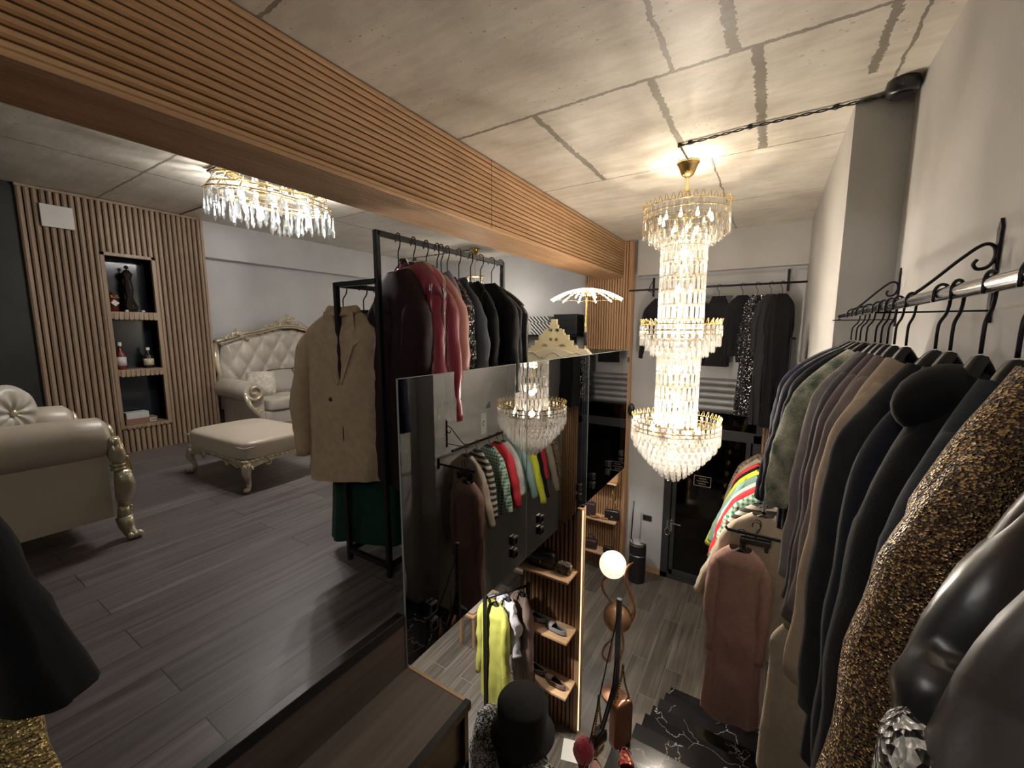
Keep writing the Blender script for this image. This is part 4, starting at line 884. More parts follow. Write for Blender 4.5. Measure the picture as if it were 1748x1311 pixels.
def tufted_back(w, h, topfn, rows=4.2, cols=7, depth=.035, th=.1, arc=.0):
    """padded button-back in local x (width), z; faces -y"""
    def fn(u, v):
        x = (u-.5)*w; z = v*topfn(2*u-1)*h
        a, b = u*cols, z/h*rows; p, q_ = (a+b), (a-b)
        d = min(abs(p-round(p)), .5), min(abs(q_-round(q_)), .5)
        puff = (sin(pi*(p % 1))*sin(pi*(q_ % 1)))
        puff = abs(puff)**.45; e = min(1, 12*min(u, 1-u), 12*min(v+.0, 1-v))
        return (x, -th*.55*max(0, e)**.5-depth*puff*max(0, e)+arc*(2*u-1)**2*-1, z)
    return fn
def soft_box(mb, x0, x1, y0, y1, z0, z1, r, bulge=.015, n=10):
    """rounded upholstered block"""
    cx, cy, cz = (x0+x1)/2, (y0+y1)/2, (z0+z1)/2; hx, hy, hz = (x1-x0)/2, (y1-y0)/2, (z1-z0)/2
    def fn(u, v):
        a = 2*pi*u; b = pi*(v-.5); e = .28
        f = lambda c: (abs(c)**e)*(1 if c > 0 else -1)
        x, y, z = hx*f(cos(a))*abs(cos(b))**.22, hy*f(sin(a))*abs(cos(b))**.22, hz*f(sin(b))
        z += bulge*(1-min(1, (x/hx)**2))*(1-min(1, (y/hy)**2))*(1 if z > 0 else 0)
        return (cx+x, cy+y, cz+z)
    return mb.grid(fn, 64, 22, cu=True)
def cabriole(mb, x, y, h, dx, dy, s=1.0):
    pts = [(x, y, h), (x+dx*.02, y+dy*.02, h*.86), (x+dx*.03, y+dy*.03, h*.66), (x+dx*.012, y+dy*.012, h*.42), (x+dx*.0, y+dy*.0, h*.2), (x+dx*.02, y+dy*.02, h*.07), (x+dx*.045, y+dy*.045, .022)]
    mb.tube(pts, [.036*s, .038*s, .032*s, .023*s, .017*s, .019*s, .021*s], 12)
    mb.ball((x+dx*.048, y+dy*.048, .024), .025*s, 12, .85)
    scroll(mb, (x+dx*.05, y, h*.78), .03*s, 1, 'xz', .008, dx)
# footstool
t = thing('footstool', 'square taupe leather footstool with carved champagne cabriole legs', 'footstool', (-4.17, 1.94, ZM), rad(2))
soft_box(MB(), -.52, .52, -.34, .34, .25, .43, .05, .035).build('cushion_top', M['leather'], t, smooth=True)
mb = MB()
mb.tube([(x, y, .375) for x, y in ((-.51, -.33), (.51, -.33), (.51, .33), (-.51, .33), (-.51, -.33))], .006, 6); mb.build('piping', M['leather'], t, smooth=True)
mb = MB()
for s in (-1, 1):
    prev = None
    for (ax, L_, o_) in (('x', .47, .325*s), ('y', .29, .505*s)):
        n = 16; vs = []; 
        for i in range(n+1):
            q = -1+2*i/n; dz = .035*(1-abs(q)**2)*1.2
            for z in (.262, .19+dz): vs.append((L_*q, o_, z) if ax == 'x' else (o_, L_*q, z))
        w_ = [(a[0]-(0 if ax == 'x' else .02*s), a[1]-(.02*s if ax == 'x' else 0), a[2]) for a in vs]
        m_ = len(vs); fs = [(2*i, 2*i+1, 2*i+3, 2*i+2) for i in range(n)]+[(m_+2*i, m_+2*i+2, m_+2*i+3, m_+2*i+1) for i in range(n)]+[(2*i+1, m_+2*i+1, m_+2*i+3, 2*i+3) for i in range(n)]
        mb.add(vs+w_, fs)
        for k in (-1, 1):
            if ax == 'x': scroll(mb, (k*.22, o_+.004*s, .215), .035, 1.1, 'xz', .008, k, pi/2); mb.tube([(k*(.1+.3*q), o_+.004*s, .205+.03*(1-q)+.008*sin(q*12)) for q in [i/8 for i in range(9)]], .007, 6)
            else: scroll(mb, (o_+.004*s, k*.14, .215), .03, 1.1, 'yz', .008, k, pi/2)
mb.build('carved_apron', M['champ'], t, smooth=True, auto=50)
P = []; rs = []
for i in range(385):
    a = min(i/96, 3.9999); sd = int(a); q = a-sd; c = [(-.5, -.33), (.5, -.33), (.5, .33), (-.5, .33), (-.5, -.33)]
    P.append(((c[sd][0]+(c[sd+1][0]-c[sd][0])*q)*1.015, (c[sd][1]+(c[sd+1][1]-c[sd][1])*q)*1.02, .262)); rs.append(.003+.009*abs(sin(pi*i/6)))
MB().tube(P, rs, 8).build('nailhead_trim', M['champ'], t, smooth=True)
for x, y in ((-1, -1), (1, -1), (1, 1), (-1, 1)):
    mb = MB(); cabriole(mb, x*.47, y*.29, .25, x, y, 1.1); mb.build('leg', M['champ'], t, smooth=True)
# sofa against the left wall (faces +x): build facing -y, then turn
t = thing('sofa', 'pearl tufted leather sofa with a carved champagne crest by the slatted wall', 'sofa', (-6.1, 3.42, ZM), rad(90))
TOP = lambda a: 1.0+.10*cos(a*pi*.5)**2*(1 if True else 0)-.12*max(0, abs(a)-.62)**1.0*2.6+.02*cos(a*6)
bw = 1.86
MB().grid(tufted_back(bw, .98, TOP, 2.7, 8, .05, .14), 120, 56).build('tufted_back', M['leather_d'], t, smooth=True, loc=(0, 0, .32)).rotation_euler = (rad(-4), 0, 0)
mb = MB(); n = 40; ol = []
for i in range(n+1):
    u = i/n; ol.append(((u-.5)*bw*1.02, .32+TOP(2*u-1)*.98+.015))
mb.prism(ol+[(bw*.51, .12), (-bw*.51, .12)], 'y', .0, .06); mb.build('back_board', mk('dark_brown_backcloth', (.06, .045, .035), .5), t)
mb = MB(); mb.tube([(x, -.045, z) for x, z in ol], .026, 8); mb.tube([(x*.97, -.075, z-.03) for x, z in ol], .01, 6)
crest(mb, (0, -.07, .32+TOP(0)*.98-.03), .8, .22, 'xz')
for s in (-1, 1): crest(mb, (s*.70, -.07, .32+TOP(.75)*.98-.02), .36, .12, 'xz')
mb.build('carved_frame', M['champ'], t, smooth=True)
for s in (-1, 1):
    mb = MB(); mb.tube([(s*bw*.505, -.02, 1.2), (s*bw*.52, -.06, 1.0), (s*bw*.505, -.08, .8), (s*bw*.525, -.1, .62)], [.03, .05, .03, .04], 10); mb.build('wing_post', M['champ'], t, smooth=True)
soft_box(MB(), -.78, .78, -.82, -.06, .16, .36, .05, .01).build('seat_base', M['leather_d'], t, smooth=True)
for x0, x1 in ((-.74, -.005), (.005, .74)): soft_box(MB(), x0, x1, -.84, -.12, .34, .5, .05, .03).build('seat_cushion', M['leather_d'], t, smooth=True)
for s in (-1, 1):
    ar = MB(); ar.tube([(s*.90, -.06, .62), (s*.90, -.4, .62), (s*.90, -.78, .61), (s*.90, -.83, .61)], [.125, .125, .13, .115], 20)
    ar.box(s*.78-(.0 if s > 0 else .14), s*.78+(.14 if s > 0 else 0), -.8, -.06, .14, .62); ar.build('arm', M['leather_d'], t, smooth=True, auto=50)
    mb = MB(); scroll(mb, (s*.90, -.845, .62), .115, 1.35, 'xz', .026, -s, 0 if s > 0 else pi); 
    mb.tube([(s*1.01, -.845, .6), (s*.97, -.85, .45), (s*.87, -.85, .33), (s*.86, -.85, .18)], [.024, .034, .03, .035], 10); scroll(mb, (s*.9, -.86, .4), .05, 1.1, 'xz', .012, s); mb.build('arm_scroll', M['champ'], t, smooth=True)
    mb = MB(); cabriole(mb, s*.84, -.8, .17, s, -1, 1.2); mb.build('leg', M['champ'], t, smooth=True)
    mb = MB(); cabriole(mb, s*.84, -.06, .17, s, 1, 1.0); mb.build('leg', M['champ'], t, smooth=True)
bx(-.8, .8, -.84, -.80, .13, .2).build('carved_rail', M['champ'], t, bevel=.01)
def pillow(name, label, loc, rz, tilt, w, h, th, mat, edge=None, cat='cushion'):
    t = thing(name, label, cat, loc, rz)
    def fn(sg):
        def f(u, v):
            x, z = (u-.5)*2, (v-.5)*2; e = max(0, (1-x**4)*(1-z**4))**.55
            return (x*w/2*(1-.06*(z*z)), sg*th/2*e, z*h/2*(1-.06*x*x))
        return f
    mb = MB().grid(fn(-1), 18, 18).grid(fn(1), 18, 18); mb.xf(Matrix.Rotation(tilt, 4, 'X')); mb.build('pillow_body', mat, t, smooth=True)
    if edge:
        m2 = MB(); pts = [(-1, -1), (1, -1), (1, 1), (-1, 1), (-1, -1)]; P = []
        for a, b in zip(pts[:-1], pts[1:]):
            for i in range(10):
                q = i/10; x = a[0]+(b[0]-a[0])*q; z = a[1]+(b[1]-a[1])*q; P.append((x*w/2*(1-.06*z*z), random.uniform(-.006, .006), z*h/2*(1-.06*x*x)))
        P.append(P[0]); m2.tube(P, .011, 6); m2.xf(Matrix.Rotation(tilt, 4, 'X')); m2.build('fringe', edge, t, smooth=True)
    return t
fr_ = mk('brown_fringe', (.12, .09, .06), .8, bump=1, bs=200)
pillow('sofa_cushion', 'small cream damask cushion leaning on the sofa arm', (-5.62, 2.78, ZM+.67), rad(60), rad(-22), .34, .34, .15, M['cushion'])
pillow('sofa_cushion', 'grey fringed cushion in the middle of the sofa', (-5.70, 3.12, ZM+.67), rad(86), rad(-25), .38, .34, .13, mk('grey_satin_cushion', (.34, .31, .28), .45, bump=.2, bs=30), fr_)
pillow('sofa_cushion', 'embroidered pale cushion beside the grey fringed one', (-5.66, 3.46, ZM+.68), rad(96), rad(-25), .40, .36, .13, mk('embroidered_cushion', (.5, .46, .4), .6, c2=(.3, .26, .2), vs=40, bump=.5, bs=50), fr_)
# small carved side table in front of the sofa
t = thing('side_table', 'small carved square side table in front of the sofa', 'side table', (-4.62, 3.12, ZM), rad(0))
MB().box(-.25, .25, -.25, .25, .52, .545).box(-.235, .235, -.235, .235, .545, .56).build('table_top', mk('carved_brown_wood', (.13, .085, .055), .4, c2=(.2, .14, .09), vs=14), t, bevel=.006)
bx(-.21, .21, -.21, .21, .42, .52).build('carved_apron', M['champ'], t, bevel=.01)
for x in (-1, 1):
    for y in (-1, 1): mb = MB(); cabriole(mb, x*.19, y*.19, .43, x, y, .9); mb.build('leg', M['champ'], t, smooth=True)
# armchair at the left, seen from its side (faces +y)
t = thing('armchair', 'large taupe leather armchair with a rolled arm and carved front, at the left', 'armchair', (-3.97, .42, ZM))
ar = MB()
for s in (1, -1):
    ar = MB(); ar.tube([(s*.40, -.62, .69), (s*.40, -.2, .69), (s*.40, .2, .685), (s*.40, .34, .68), (s*.40, .375, .68)], [.135, .135, .135, .13, .10], 24)
    ar.grid(lambda u, v: (s*(.475-.015*v+.012*sin(v*3)), -.62+.97*u, .17+.46*v), 6, 6).grid(lambda u, v: (s*.30, -.62+.97*u, .17+.46*v), 4, 4)
    ar.prism([(s*.30, .17), (s*.475, .17), (s*.46, .63), (s*.30, .63)], 'y', -.62, .35); ar.build('arm', M['leather'], t, smooth=True, auto=50)
    mb = MB(); scroll(mb, (s*.41, .385, .685), .11, 1.35, 'xz', .026, -s, 0 if s > 0 else pi)
    mb.tube([(s*.50, .385, .66), (s*.475, .40, .56), (s*.46, .405, .5)], [.03, .045, .03], 12)
    for z in (.50, .475): mb.ball((s*.46, .40, z), .042, 14, .45)
    mb.tube([(s*.46, .40, .465), (s*.475, .415, .42), (s*.48, .42, .36), (s*.465, .41, .28), (s*.46, .405, .22)], [.03, .048, .055, .045, .03], 14)
    mb.ball((s*.465, .42, .44), .045, 14, .6); mb.tube([(s*.46, .40, .23), (s*.462, .405, .14)], [.03, .04], 12)
    for k in range(5): mb.ball((s*.47, .437-.003*k, .21-.022*k), .011, 8)
    mb.build('carved_front_post', M['champ'], t, smooth=True)
    mb = MB(); mb.tube([(s*.46, .40, .15), (s*.47, .405, .09), (s*.49, .415, .04), (s*.51, .43, .03)], [.045, .04, .032, .028], 12)
    for k in (-1, 0, 1): mb.ball((s*(.515), .43+.022*k, .027), .024, 10)
    scroll(mb, (s*.45, .42, .08), .04, 1.1, 'xz', .012, s); mb.build('leg', M['champ'], t, smooth=True)
    mb = MB(); cabriole(mb, s*.42, -.56, .17, s, -1, 1.0); mb.build('leg', M['champ'], t, smooth=True)
soft_box(MB(), -.31, .31, -.5, .36, .16, .36, .05, .01).build('seat_base', M['leather'], t, smooth=True)
soft_box(MB(), -.305, .305, -.45, .38, .34, .50, .05, .03).build('seat_cushion', M['leather'], t, smooth=True)
MB().grid(tufted_back(.95, .8, lambda a: 1+.12*cos(a*pi/2), 4, 5, .035, .12), 60, 40).build('tufted_back', M['leather'], t, smooth=True, loc=(0, -.56, .35)).rotation_euler = (0, 0, pi)
mb = MB(); mb.prism([(-.48, .14), (.48, .14), (.48, 1.14), (.25, 1.2), (0, 1.23), (-.25, 1.2), (-.48, 1.14)], 'y', -.66, -.6); mb.build('back_board', M['leather'], t, bevel=.01)
mb = MB(); mb.tube([(-.49, -.62, 1.14), (-.25, -.62, 1.21), (0, -.62, 1.24), (.25, -.62, 1.21), (.49, -.62, 1.14)], .026, 8); crest(mb, (0, -.62, 1.22), .5, .14, 'xz'); mb.build('carved_frame', M['champ'], t, smooth=True)
mb = MB(); mb.tube([(.44, .42, .68), (.45, .44, .6), (.455, .445, .55)], .006, 6); mb.lathe([(.001, .55), (.016, .545), (.012, .53), (.026, .44), (.001, .44)], (.455, .445, 0), 12); mb.build('tassel', M['gold'], t, smooth=True)
t = thing('round_cushion', 'round cream cushion with gathered pleats resting in the taupe armchair', 'cushion', (-4.10, .47, ZM+.83), rad(-50))
def rc(sg):
    def f(u, v):
        a = 2*pi*u; r = .175*v; pl = .5+.5*cos(a*9); h = .062*sqrt(max(0, 1-v**5))*(1-.5*math.exp(-(v*4.5)**2))-.013*pl*sin(pi*min(1, v*1.02))
        return (r*cos(a), sg*h, r*sin(a))
    return f
mb = MB().grid(rc(-1), 72, 14, cu=True).grid(rc(1), 72, 14, cu=True); mb.build('pleated_cover', M['leather_d'], t, smooth=True)
MB().lathe([(.001, -.058), (.018, -.054), (.024, -.042), (.008, -.03), (.008, .03), (.024, .042), (.018, .054), (.001, .058)], (0, 0, 0), 14, 'y').build('gold_button', M['champ'], t, smooth=True)
MB().tube([(.176*cos(a), 0, .176*sin(a)) for a in [k*2*pi/40 for k in range(41)]], .006, 6).build('piping', M['leather_d'], t, smooth=True)
# high chair seen from its back beyond the glass
t = thing('throne_chair', 'cream high-backed chair with a carved open crest seen from behind beyond the glass', 'chair', (-2.02, 4.10, ZM), rad(14))
cream = mk('ivory_leather', (.62, .55, .38), .5, bump=.1, bs=60); 
mb = MB(); mb.prism([(-.36, .2), (.36, .2), (.40, .6), (.42, 1.1), (.36, 1.17), (.22, 1.12), (.12, 1.16), (0, 1.18), (-.12, 1.16), (-.22, 1.12), (-.36, 1.17), (-.42, 1.1), (-.40, .6)], 'y', -.06, .04); mb.build('padded_back', cream, t, bevel=.015)
MB().tube([((i/120-1)*.36, -.062, 1.09+.03*cos((i/120-1)*9)) for i in range(241)], [.002+.007*abs(sin(pi*i/5.2)) for i in range(241)], 7).build('nailhead_trim', M['champ'], t, smooth=True)
ivory = mk('ivory_gilded_wood', (.68, .58, .34), .45, bump=.2, bs=40)
def crest_piece(y0, y1):
    mb = MB(); H0 = 1.12
    prof = [(.0, .36), (.03, .36), (.05, .30), (.08, .26), (.11, .25), (.12, .21), (.16, .19), (.165, .15), (.205, .13), (.21, .09), (.26, .075), (.27, .045), (.36, .04)]
    holes = [(.035, .24, .022, .05), (.03, .14, .014, .06), (.10, .075, .036, .04)]
    # solid upper silhouette built from narrow strips so that the openings stay open
    n = 48
    for i in range(n):
        x0 = -.36+.72*i/n; x1 = x0+.72/n; xm = abs((x0+x1)/2); h = .04
        for (xa, ha), (xb, hb) in zip(prof[:-1], prof[1:]):
            if xa <= xm <= xb: h = hb if xb-xa > 0 else ha
        segs = [(0, h)]
        for hx, hz, hw_, hh in holes:
            if abs(xm-hx) < hw_:
                k = hh*(1-abs(xm-hx)/hw_*.8); ns = []
                for a, b in segs:
                    if hz-k/2 > a and hz+k/2 < b: ns += [(a, hz-k/2), (hz+k/2, b)]
                    else: ns.append((a, b))
                segs = ns
        for a, b in segs: mb.box(x0, x1, y0, y1, H0+a, H0+b)
    return mb
crest_piece(-.05, .03).build('carved_crest', ivory, t, label='ivory carved crest with cut openings')
soft_box(MB(), -.32, .32, .04, .5, .30, .46, .05, .03).build('seat', cream, t, smooth=True)
for x in (-1, 1):
    for y in (0, .42): mb = MB(); cabriole(mb, x*.28, y+.02, .3, x, 1 if y else -1, 1); mb.build('leg', M['champ'], t, smooth=True)
# things in the niche
def bottle(label, y, z, h, r, body, labelc, capc, x=-6.1):
    t = thing('liquor_bottle', label, 'bottle', (x, y, z))
    MB().lathe([(.001, 0), (r, .003), (r, h*.55), (r*.9, h*.62), (r*.36, h*.72), (r*.32, h*.9), (.001, h*.9)], (0, 0, 0), 20).build('glass_body', body, t, smooth=True, auto=50)
    MB().lathe([(r*1.02, h*.14), (r*1.02, h*.46)], (0, 0, 0), 20).build('paper_label', labelc, t, smooth=True)
    MB().lathe([(r*.4, h*.86), (r*.42, h), (.001, h)], (0, 0, 0), 14).build('cap', capc, t, smooth=True, auto=50)
    return t
amber = mk('amber_glass', (.12, .02, .015), .08, coat=.5); dk = mk('dark_bottle_glass', (.02, .014, .01), .08, coat=.5); lab = mk('cream_paper', (.55, .48, .34), .7)
bottle('reddish liquor bottle with a white label on the middle niche shelf', 1.56, -.42, .30, .045, amber, M['white'], M['whitep'])
bottle('squat dark bottle with a cream label on the middle niche shelf', 1.80, -.42, .235, .045, dk, lab, M['whitep'])
t = thing('decanter', 'tall dark ornamental decanter in the top niche', 'decanter', (-6.12, 1.70, .213))
MB().lathe([(.001, 0), (.055, .005), (.07, .06), (.03, .16), (.045, .26), (.03, .36), (.05, .42), (.02, .46), (.001, .47)], (0, 0, 0), 8).build('faceted_body', dk, t)
MB().ball((0, 0, .49), .022, 8).build('stopper', dk, t)
for y in (1.64, 1.78): props(MB().ball((0, 0, .012), .018, 12, .7).build('white_stone', M['whitep'], loc=(-6.03, y, .21), smooth=True), 'small white oval stone on the top niche shelf, %s of the pair' % ('left' if y < 1.7 else 'right'), 'stone')
t = thing('gift_bottle', 'dark red gift bottle with a gold bow and white tag in the top niche', 'bottle', (-6.1, 1.55, .21))
MB().lathe([(.001, 0), (.045, .004), (.045, .13), (.015, .17), (.014, .21), (.001, .21)], (0, 0, 0), 16).build('glass_body', amber, t, smooth=True)
mb = MB()
for s in (-1, 1): mb.tube([(.04, 0, .15), (.05, s*.03, .175), (.05, s*.045, .155), (.04, 0, .15)], .009, 6)
mb.build('gold_bow', M['gold'], t, smooth=True)
MB().add([(.055, .0, .13), (.06, .04, .095), (.058, .005, .06), (.056, -.03, .095)], [(0, 1, 2, 3)]).build('white_tag', M['whitep'], t, thick=.002)
props(bx(-.07, .07, -.1, .1, 0, .07).build('storage_box', mk('white_carton', (.5, .5, .5), .6), loc=(-6.1, 1.63, -.98), bevel=.003), 'white carton lying on the brown box in the bottom niche', 'box')
t = thing('cardboard_box', 'flat brown cardboard box with a barcode label in the bottom niche', 'box', (-6.1, 1.66, -1.045))
bx(-.08, .08, -.14, .14, 0, .065).build('carton', mk('brown_carton', (.22, .12, .075), .7), t, bevel=.003)
mb = MB().box(.0801, .0812, .07, .125, .012, .052); mb.build('sticker', M['whitep'], t)
mb = MB()
for i in range(8): mb.box(.0813, .0818, .076+.006*i, .076+.006*i+.0025*(1+i % 2), .02, .045)
mb.build('barcode', M['plastic'], t)
props(bx(-5.99, -5.965, 1.078, 1.302, 1.0, 1.21).build('wall_plate', M['whitep'], bevel=.004), 'white rectangular cover plate high on the slatted wall', 'wall plate')
# shelf with boxes on the far wall beyond the rack
t = thing('wall_shelf', 'dark wall shelf high on the far wall beside the slatted column', 'shelf', (-3.2, YF, -.06))
bx(-.75, .5, -.32, 0, -.03, 0).build('board', M['plastic'], t)
for x in (-.6, .35): MB().prism([(-.28, -.03), (0, -.03), (0, -.16)], 'x', x-.01, x+.01).build('shelf_bracket', M['iron'], t)
bxm = checker('black_white_patterned_paper', (.04, .04, .045), (.75, .75, .75), 9, 'DIAGONAL')
for i, (dx, w) in enumerate(((-3.36, .38), (-3.33, .44), (-3.4, .4))):
    z = -.06+.105*i; o = bx(-w/2, w/2, -.14, .14, 0, .1).build('patterned_box', bxm, loc=(dx, 6.42, z), bevel=.003); props(o, 'black and white patterned box on the far wall shelf, %s of its stack' % ('bottom', 'middle', 'top')[i], 'box', 'patterned boxes on the wall shelf')
t = thing('black_case', 'large black case with a clasp on the far wall shelf', 'case', (-2.92, 6.44, -.06))
bx(-.2, .22, -.15, .15, 0, .34).build('case_body', M['plastic'], t, bevel=.01)
MB().box(.0, .05, -.156, -.15, .1, .13).build('clasp', M['chrome'], t); bx(-.2, .22, -.152, .15, .24, .247).build('lid_gap', M['chrome'], t)
# ------------------------------------------------------------------ lower floor
# slatted partition with shelves, in front of the columns
t = thing('slatted_partition', 'tall slatted walnut partition with three shelves on the lower floor', 'partition', (0, 0, 0))
bx(-2.02, -1.375, 3.44, 3.50, ZF, ZL-.0).build('panel_back', M['back'], t)
slats('z', ZF, ZL-.0, -2.0, -1.42, -3.44, -3.41, 13, None, None, .28, .3).xf(P3).build('slats', M['walnut_z'], t, label='upright walnut slats')
bx(-1.42, -1.372, 3.405, 3.51, ZF, ZL).build('edge_post', M['oak_z'], t, bevel=.003)
bx(-1.371, -1.367, 3.42, 3.43, ZF+.02, ZL-.02).build('led_strip', M['strip'], t, label='warm glowing strip down the edge')
for z in (-2.24, -2.84, -3.41):
    bx(-2.0, -1.4, 3.17, 3.41, z-.022, z).build('shelf', M['oak_x'], t, bevel=.002)
def bag(name, label, loc, rz, w, h, d, mat, flap=True, chain=None, handle=None, logo=None, hw=None):
    t = thing(name, label, 'handbag', loc, rz)
    mb = MB(); soft_box(mb, -w/2, w/2, -d/2, d/2, 0, h, .02, .004); mb.build('bag_body', mat, t, smooth=True)
    if flap: MB().grid(lambda u, v: (-w/2*.96+w*.96*u, -d/2-.006-.004*sin(pi*v), h*.96-h*.55*v+.01*sin(pi*u)), 10, 6).build('flap', mat, t, smooth=True, thick=.006)
    if handle:
        MB().tube([(w*.3*cos(a), 0, h+handle*sin(a)) for a in [k*pi/12 for k in range(13)]], .007, 8).build('handle', mat, t, smooth=True)
    if chain:
        mb = MB(); L = chain; n = 34
        for i in range(n):
            q = i/(n-1); x = (-w*.42+w*.84*q); z = h+L*(1-abs(2*q-1)**1.15)
            x2 = x*(1-.75*(z-h)/L); mb.ball((x2, -.0, z), .0085, 6, 1.3)
        mb.build('chain_strap', M['brass'], t, smooth=True)
    if logo:
        mb = MB()
        for s in (-1, 1): mb.tube([(s*.006+s*.011*cos(a)*-1, -d/2-.014, h*.45+.012*sin(a)) for a in [(-.75+1.5*k/10)*pi*.75 for k in range(11)]], .0022, 5)
        mb.build('clasp_logo', logo, t, smooth=True, label='small round clasp emblem')
    return t
blk = mk('black_leather', (.016, .014, .014), .35, bump=.25, bs=50, bd=.004); dbr = mk('dark_plum_leather', (.05, .03, .035), .4, bump=.4, bs=40, bd=.006)
bag('handbag', 'black flap handbag with a round clasp on the top partition shelf', (-1.72, 3.29, -2.24), rad(8), .27, .17, .08, blk, True, None, None, M['gold'])
bag('clutch_bag', 'small dark patterned clutch beside the flap bag on the top partition shelf', (-1.49, 3.30, -2.24), rad(0), .14, .10, .07, sparkle('dark_patterned', (.04, .035, .035), (.35, .25, .12), 60, .3, .3, .5))
bag('handbag', 'dark grey shoulder bag lying at the left of the top partition shelf', (-1.92, 3.33, -2.24), rad(30), .16, .13, .07, dbr, False, None, .08)
def shoe(label, loc, rz, mat, L=.25, inner=None, kind='ballet_flat'):
    t = thing(kind, label, 'shoe', loc, rz)
    def w(q): return .038*(sin(pi*min(1, q*1.02))**.5)*(1.12 if q < .45 else .92)+.004
    def side(u, v):
        a = 2*pi*u; q = .5-.5*cos(a); q2 = q; s = 1 if sin(a) >= 0 else -1
        ww = w(q)*abs(sin(a))**.0*1; x = s*ww*(1-.12*v) if 0 < abs(sin(a)) else 0
        x = s*ww*abs(sin(a))**.35*(1-.18*v); hh = .028+.022*(q**3)+.012*(1-q)**2
        return (x, (q-.5)*-L*(1-.03*v), .008+hh*v)
    MB().grid(side, 32, 5, cu=True).build('upper', mat, t, smooth=True, thick=.004)
    MB().grid(lambda u, v: ((w(.06+.34*v)*(2*u-1)*.9), (.06+.34*v-.5)*-L, .04+.016*(1-(2*u-1)**2)*(.5+.5*v)-.008*(1-v)), 8, 8).build('vamp', mat, t, smooth=True, thick=.003)
    o = [(w(q)*s, (q-.5)*-L) for s, qs in ((1, [i/12 for i in range(13)]), (-1, [1-i/12 for i in range(13)])) for q in qs]
    MB().prism(o, 'z', 0, .01).build('sole', inner or M['plastic'], t)
    return t
gr = mk('grey_suede', (.26, .245, .25), .8, bump=.3, bs=120); brs = mk('brown_suede', (.18, .11, .08), .8, bump=.3, bs=120)
for i, (x, y, z, m_, lb) in enumerate(((-1.80, 3.32, -2.84, gr, 'grey suede ballet flat, left one of the pair on the middle partition shelf'), (-1.56, 3.28, -2.84, gr, 'grey suede ballet flat, right one of the pair on the middle partition shelf'),
    (-1.80, 3.32, -3.41, brs, 'brown suede loafer, left one of the pair on the lowest partition shelf'), (-1.56, 3.28, -3.41, brs, 'brown suede loafer, right one of the pair on the lowest partition shelf'))):
    shoe(lb, (x, y, z), rad(78 if i % 2 else 84), m_)
# shelves and bags on the column
t = None
for i, z in enumerate((-2.42, -3.08, -3.66)):
    props(bx(-2.58, -1.93, 6.2, 6.44, z-.022, z).build('wall_shelf', M['oak_x'], bevel=.002), 'oak shelf on the slatted column, %s of the three' % ('top', 'middle', 'bottom')[i], 'shelf', 'oak shelves on the slatted column')
bag('handbag', 'black quilted chain-strap bag on the middle column shelf', (-2.02, 6.32, -3.08), rad(10), .24, .17, .08, blk, True, .34, None, M['whitep'])
bag('handbag', 'dark plum rounded bag at the left of the middle column shelf', (-2.42, 6.3, -3.08), rad(12), .24, .22, .12, dbr, False, None, .05)
bag('handbag', 'dark round-handled bag on the bottom column shelf', (-2.36, 6.3, -3.66), rad(10), .2, .16, .1, dbr, True, None, .09)
bag('clutch_bag', 'small dark flat purse at the right of the bottom column shelf', (-2.06, 6.3, -3.66), rad(6), .17, .11, .06, blk, True)
t = thing('chain_belt', 'pile of bronze chain lying before the quilted bag', 'chain', (-2.2, 6.26, -3.08)); mb = MB()
for i in range(60): q = i/59; mb.ball((.15*cos(q*9)*(1-.2*q)-.02, .03*sin(q*11)-.01, .012+.02*sin(q*21)**2), .012, 6)
mb.build('links', M['bronze'], t, smooth=True)
t = thing('paper_bag', 'crumpled tan bag on the top column shelf', 'handbag', (-2.06, 6.3, -2.42)); mb = MB(); soft_box(mb, -.16, .16, -.08, .08, 0, .17, .03, .02)
mb.v = [(x+.02*nz3(x*9, y*9, z*9), y+.02*nz3(x*8, z*9, 3), z*(1+.35*x/.16*.5)) for x, y, z in mb.v]; mb.build('bag_body', mk('tan_leather', (.42, .23, .11), .5, bump=.3, bs=18), t, smooth=True); MB().tube([(-.1, 0, .14), (-.05, 0, .22), (.05, 0, .23), (.1, 0, .16)], .006, 6).build('handle', M['brass'], t)
# free-standing rack with the chartreuse dress
t = thing('clothes_rack', 'slim black clothes rack standing on the lower floor by the bench', 'clothes rack', (-1.98, 2.95, ZF)); 
ty = -2.42-ZF
for x, y in ((-.10, -.1), (.14, .28)):
    MB().box(x-.016, x+.016, y-.016, y+.016, 0, ty).build('post', M['blackm'], t, bevel=.003); MB().box(x-.14, x+.14, y-.014, y+.014, 0, .028).build('foot_bar', M['blackm'], t)
MB().tube([(-.10, -.1, ty-.03), (.14, .28, ty-.03)], .013, 10).build('rail', M['blackm'], t, smooth=True)
rr = rad(58-90)
def on_rack(q): return (-2.08+.24*q, 2.85+.38*q, -2.45)
garment('chartreuse satin dress on the slim lower rack', 'dress', 'hanging_dress', on_rack(.2), rad(-8), F['lime'], hw=.165, L=1.0, sl=.72, flare=.03, sr=.055, hookL=.06, hemw=.16, seed=121)
garment('pale grey ruffled satin blouse on the slim lower rack', 'blouse', 'hanging_blouse', on_rack(.5), rad(-20), F['lightgrey'], hw=.14, L=.5, sl=.4, hookL=.05, seed=122, wr=.03)
garment('sheer tan long-sleeved top hanging at the end of the slim lower rack', 'top', 'hanging_blouse', on_rack(.85), rad(-30), F['tan'], hw=.14, L=.95, sl=.6, hookL=.05, seed=123)
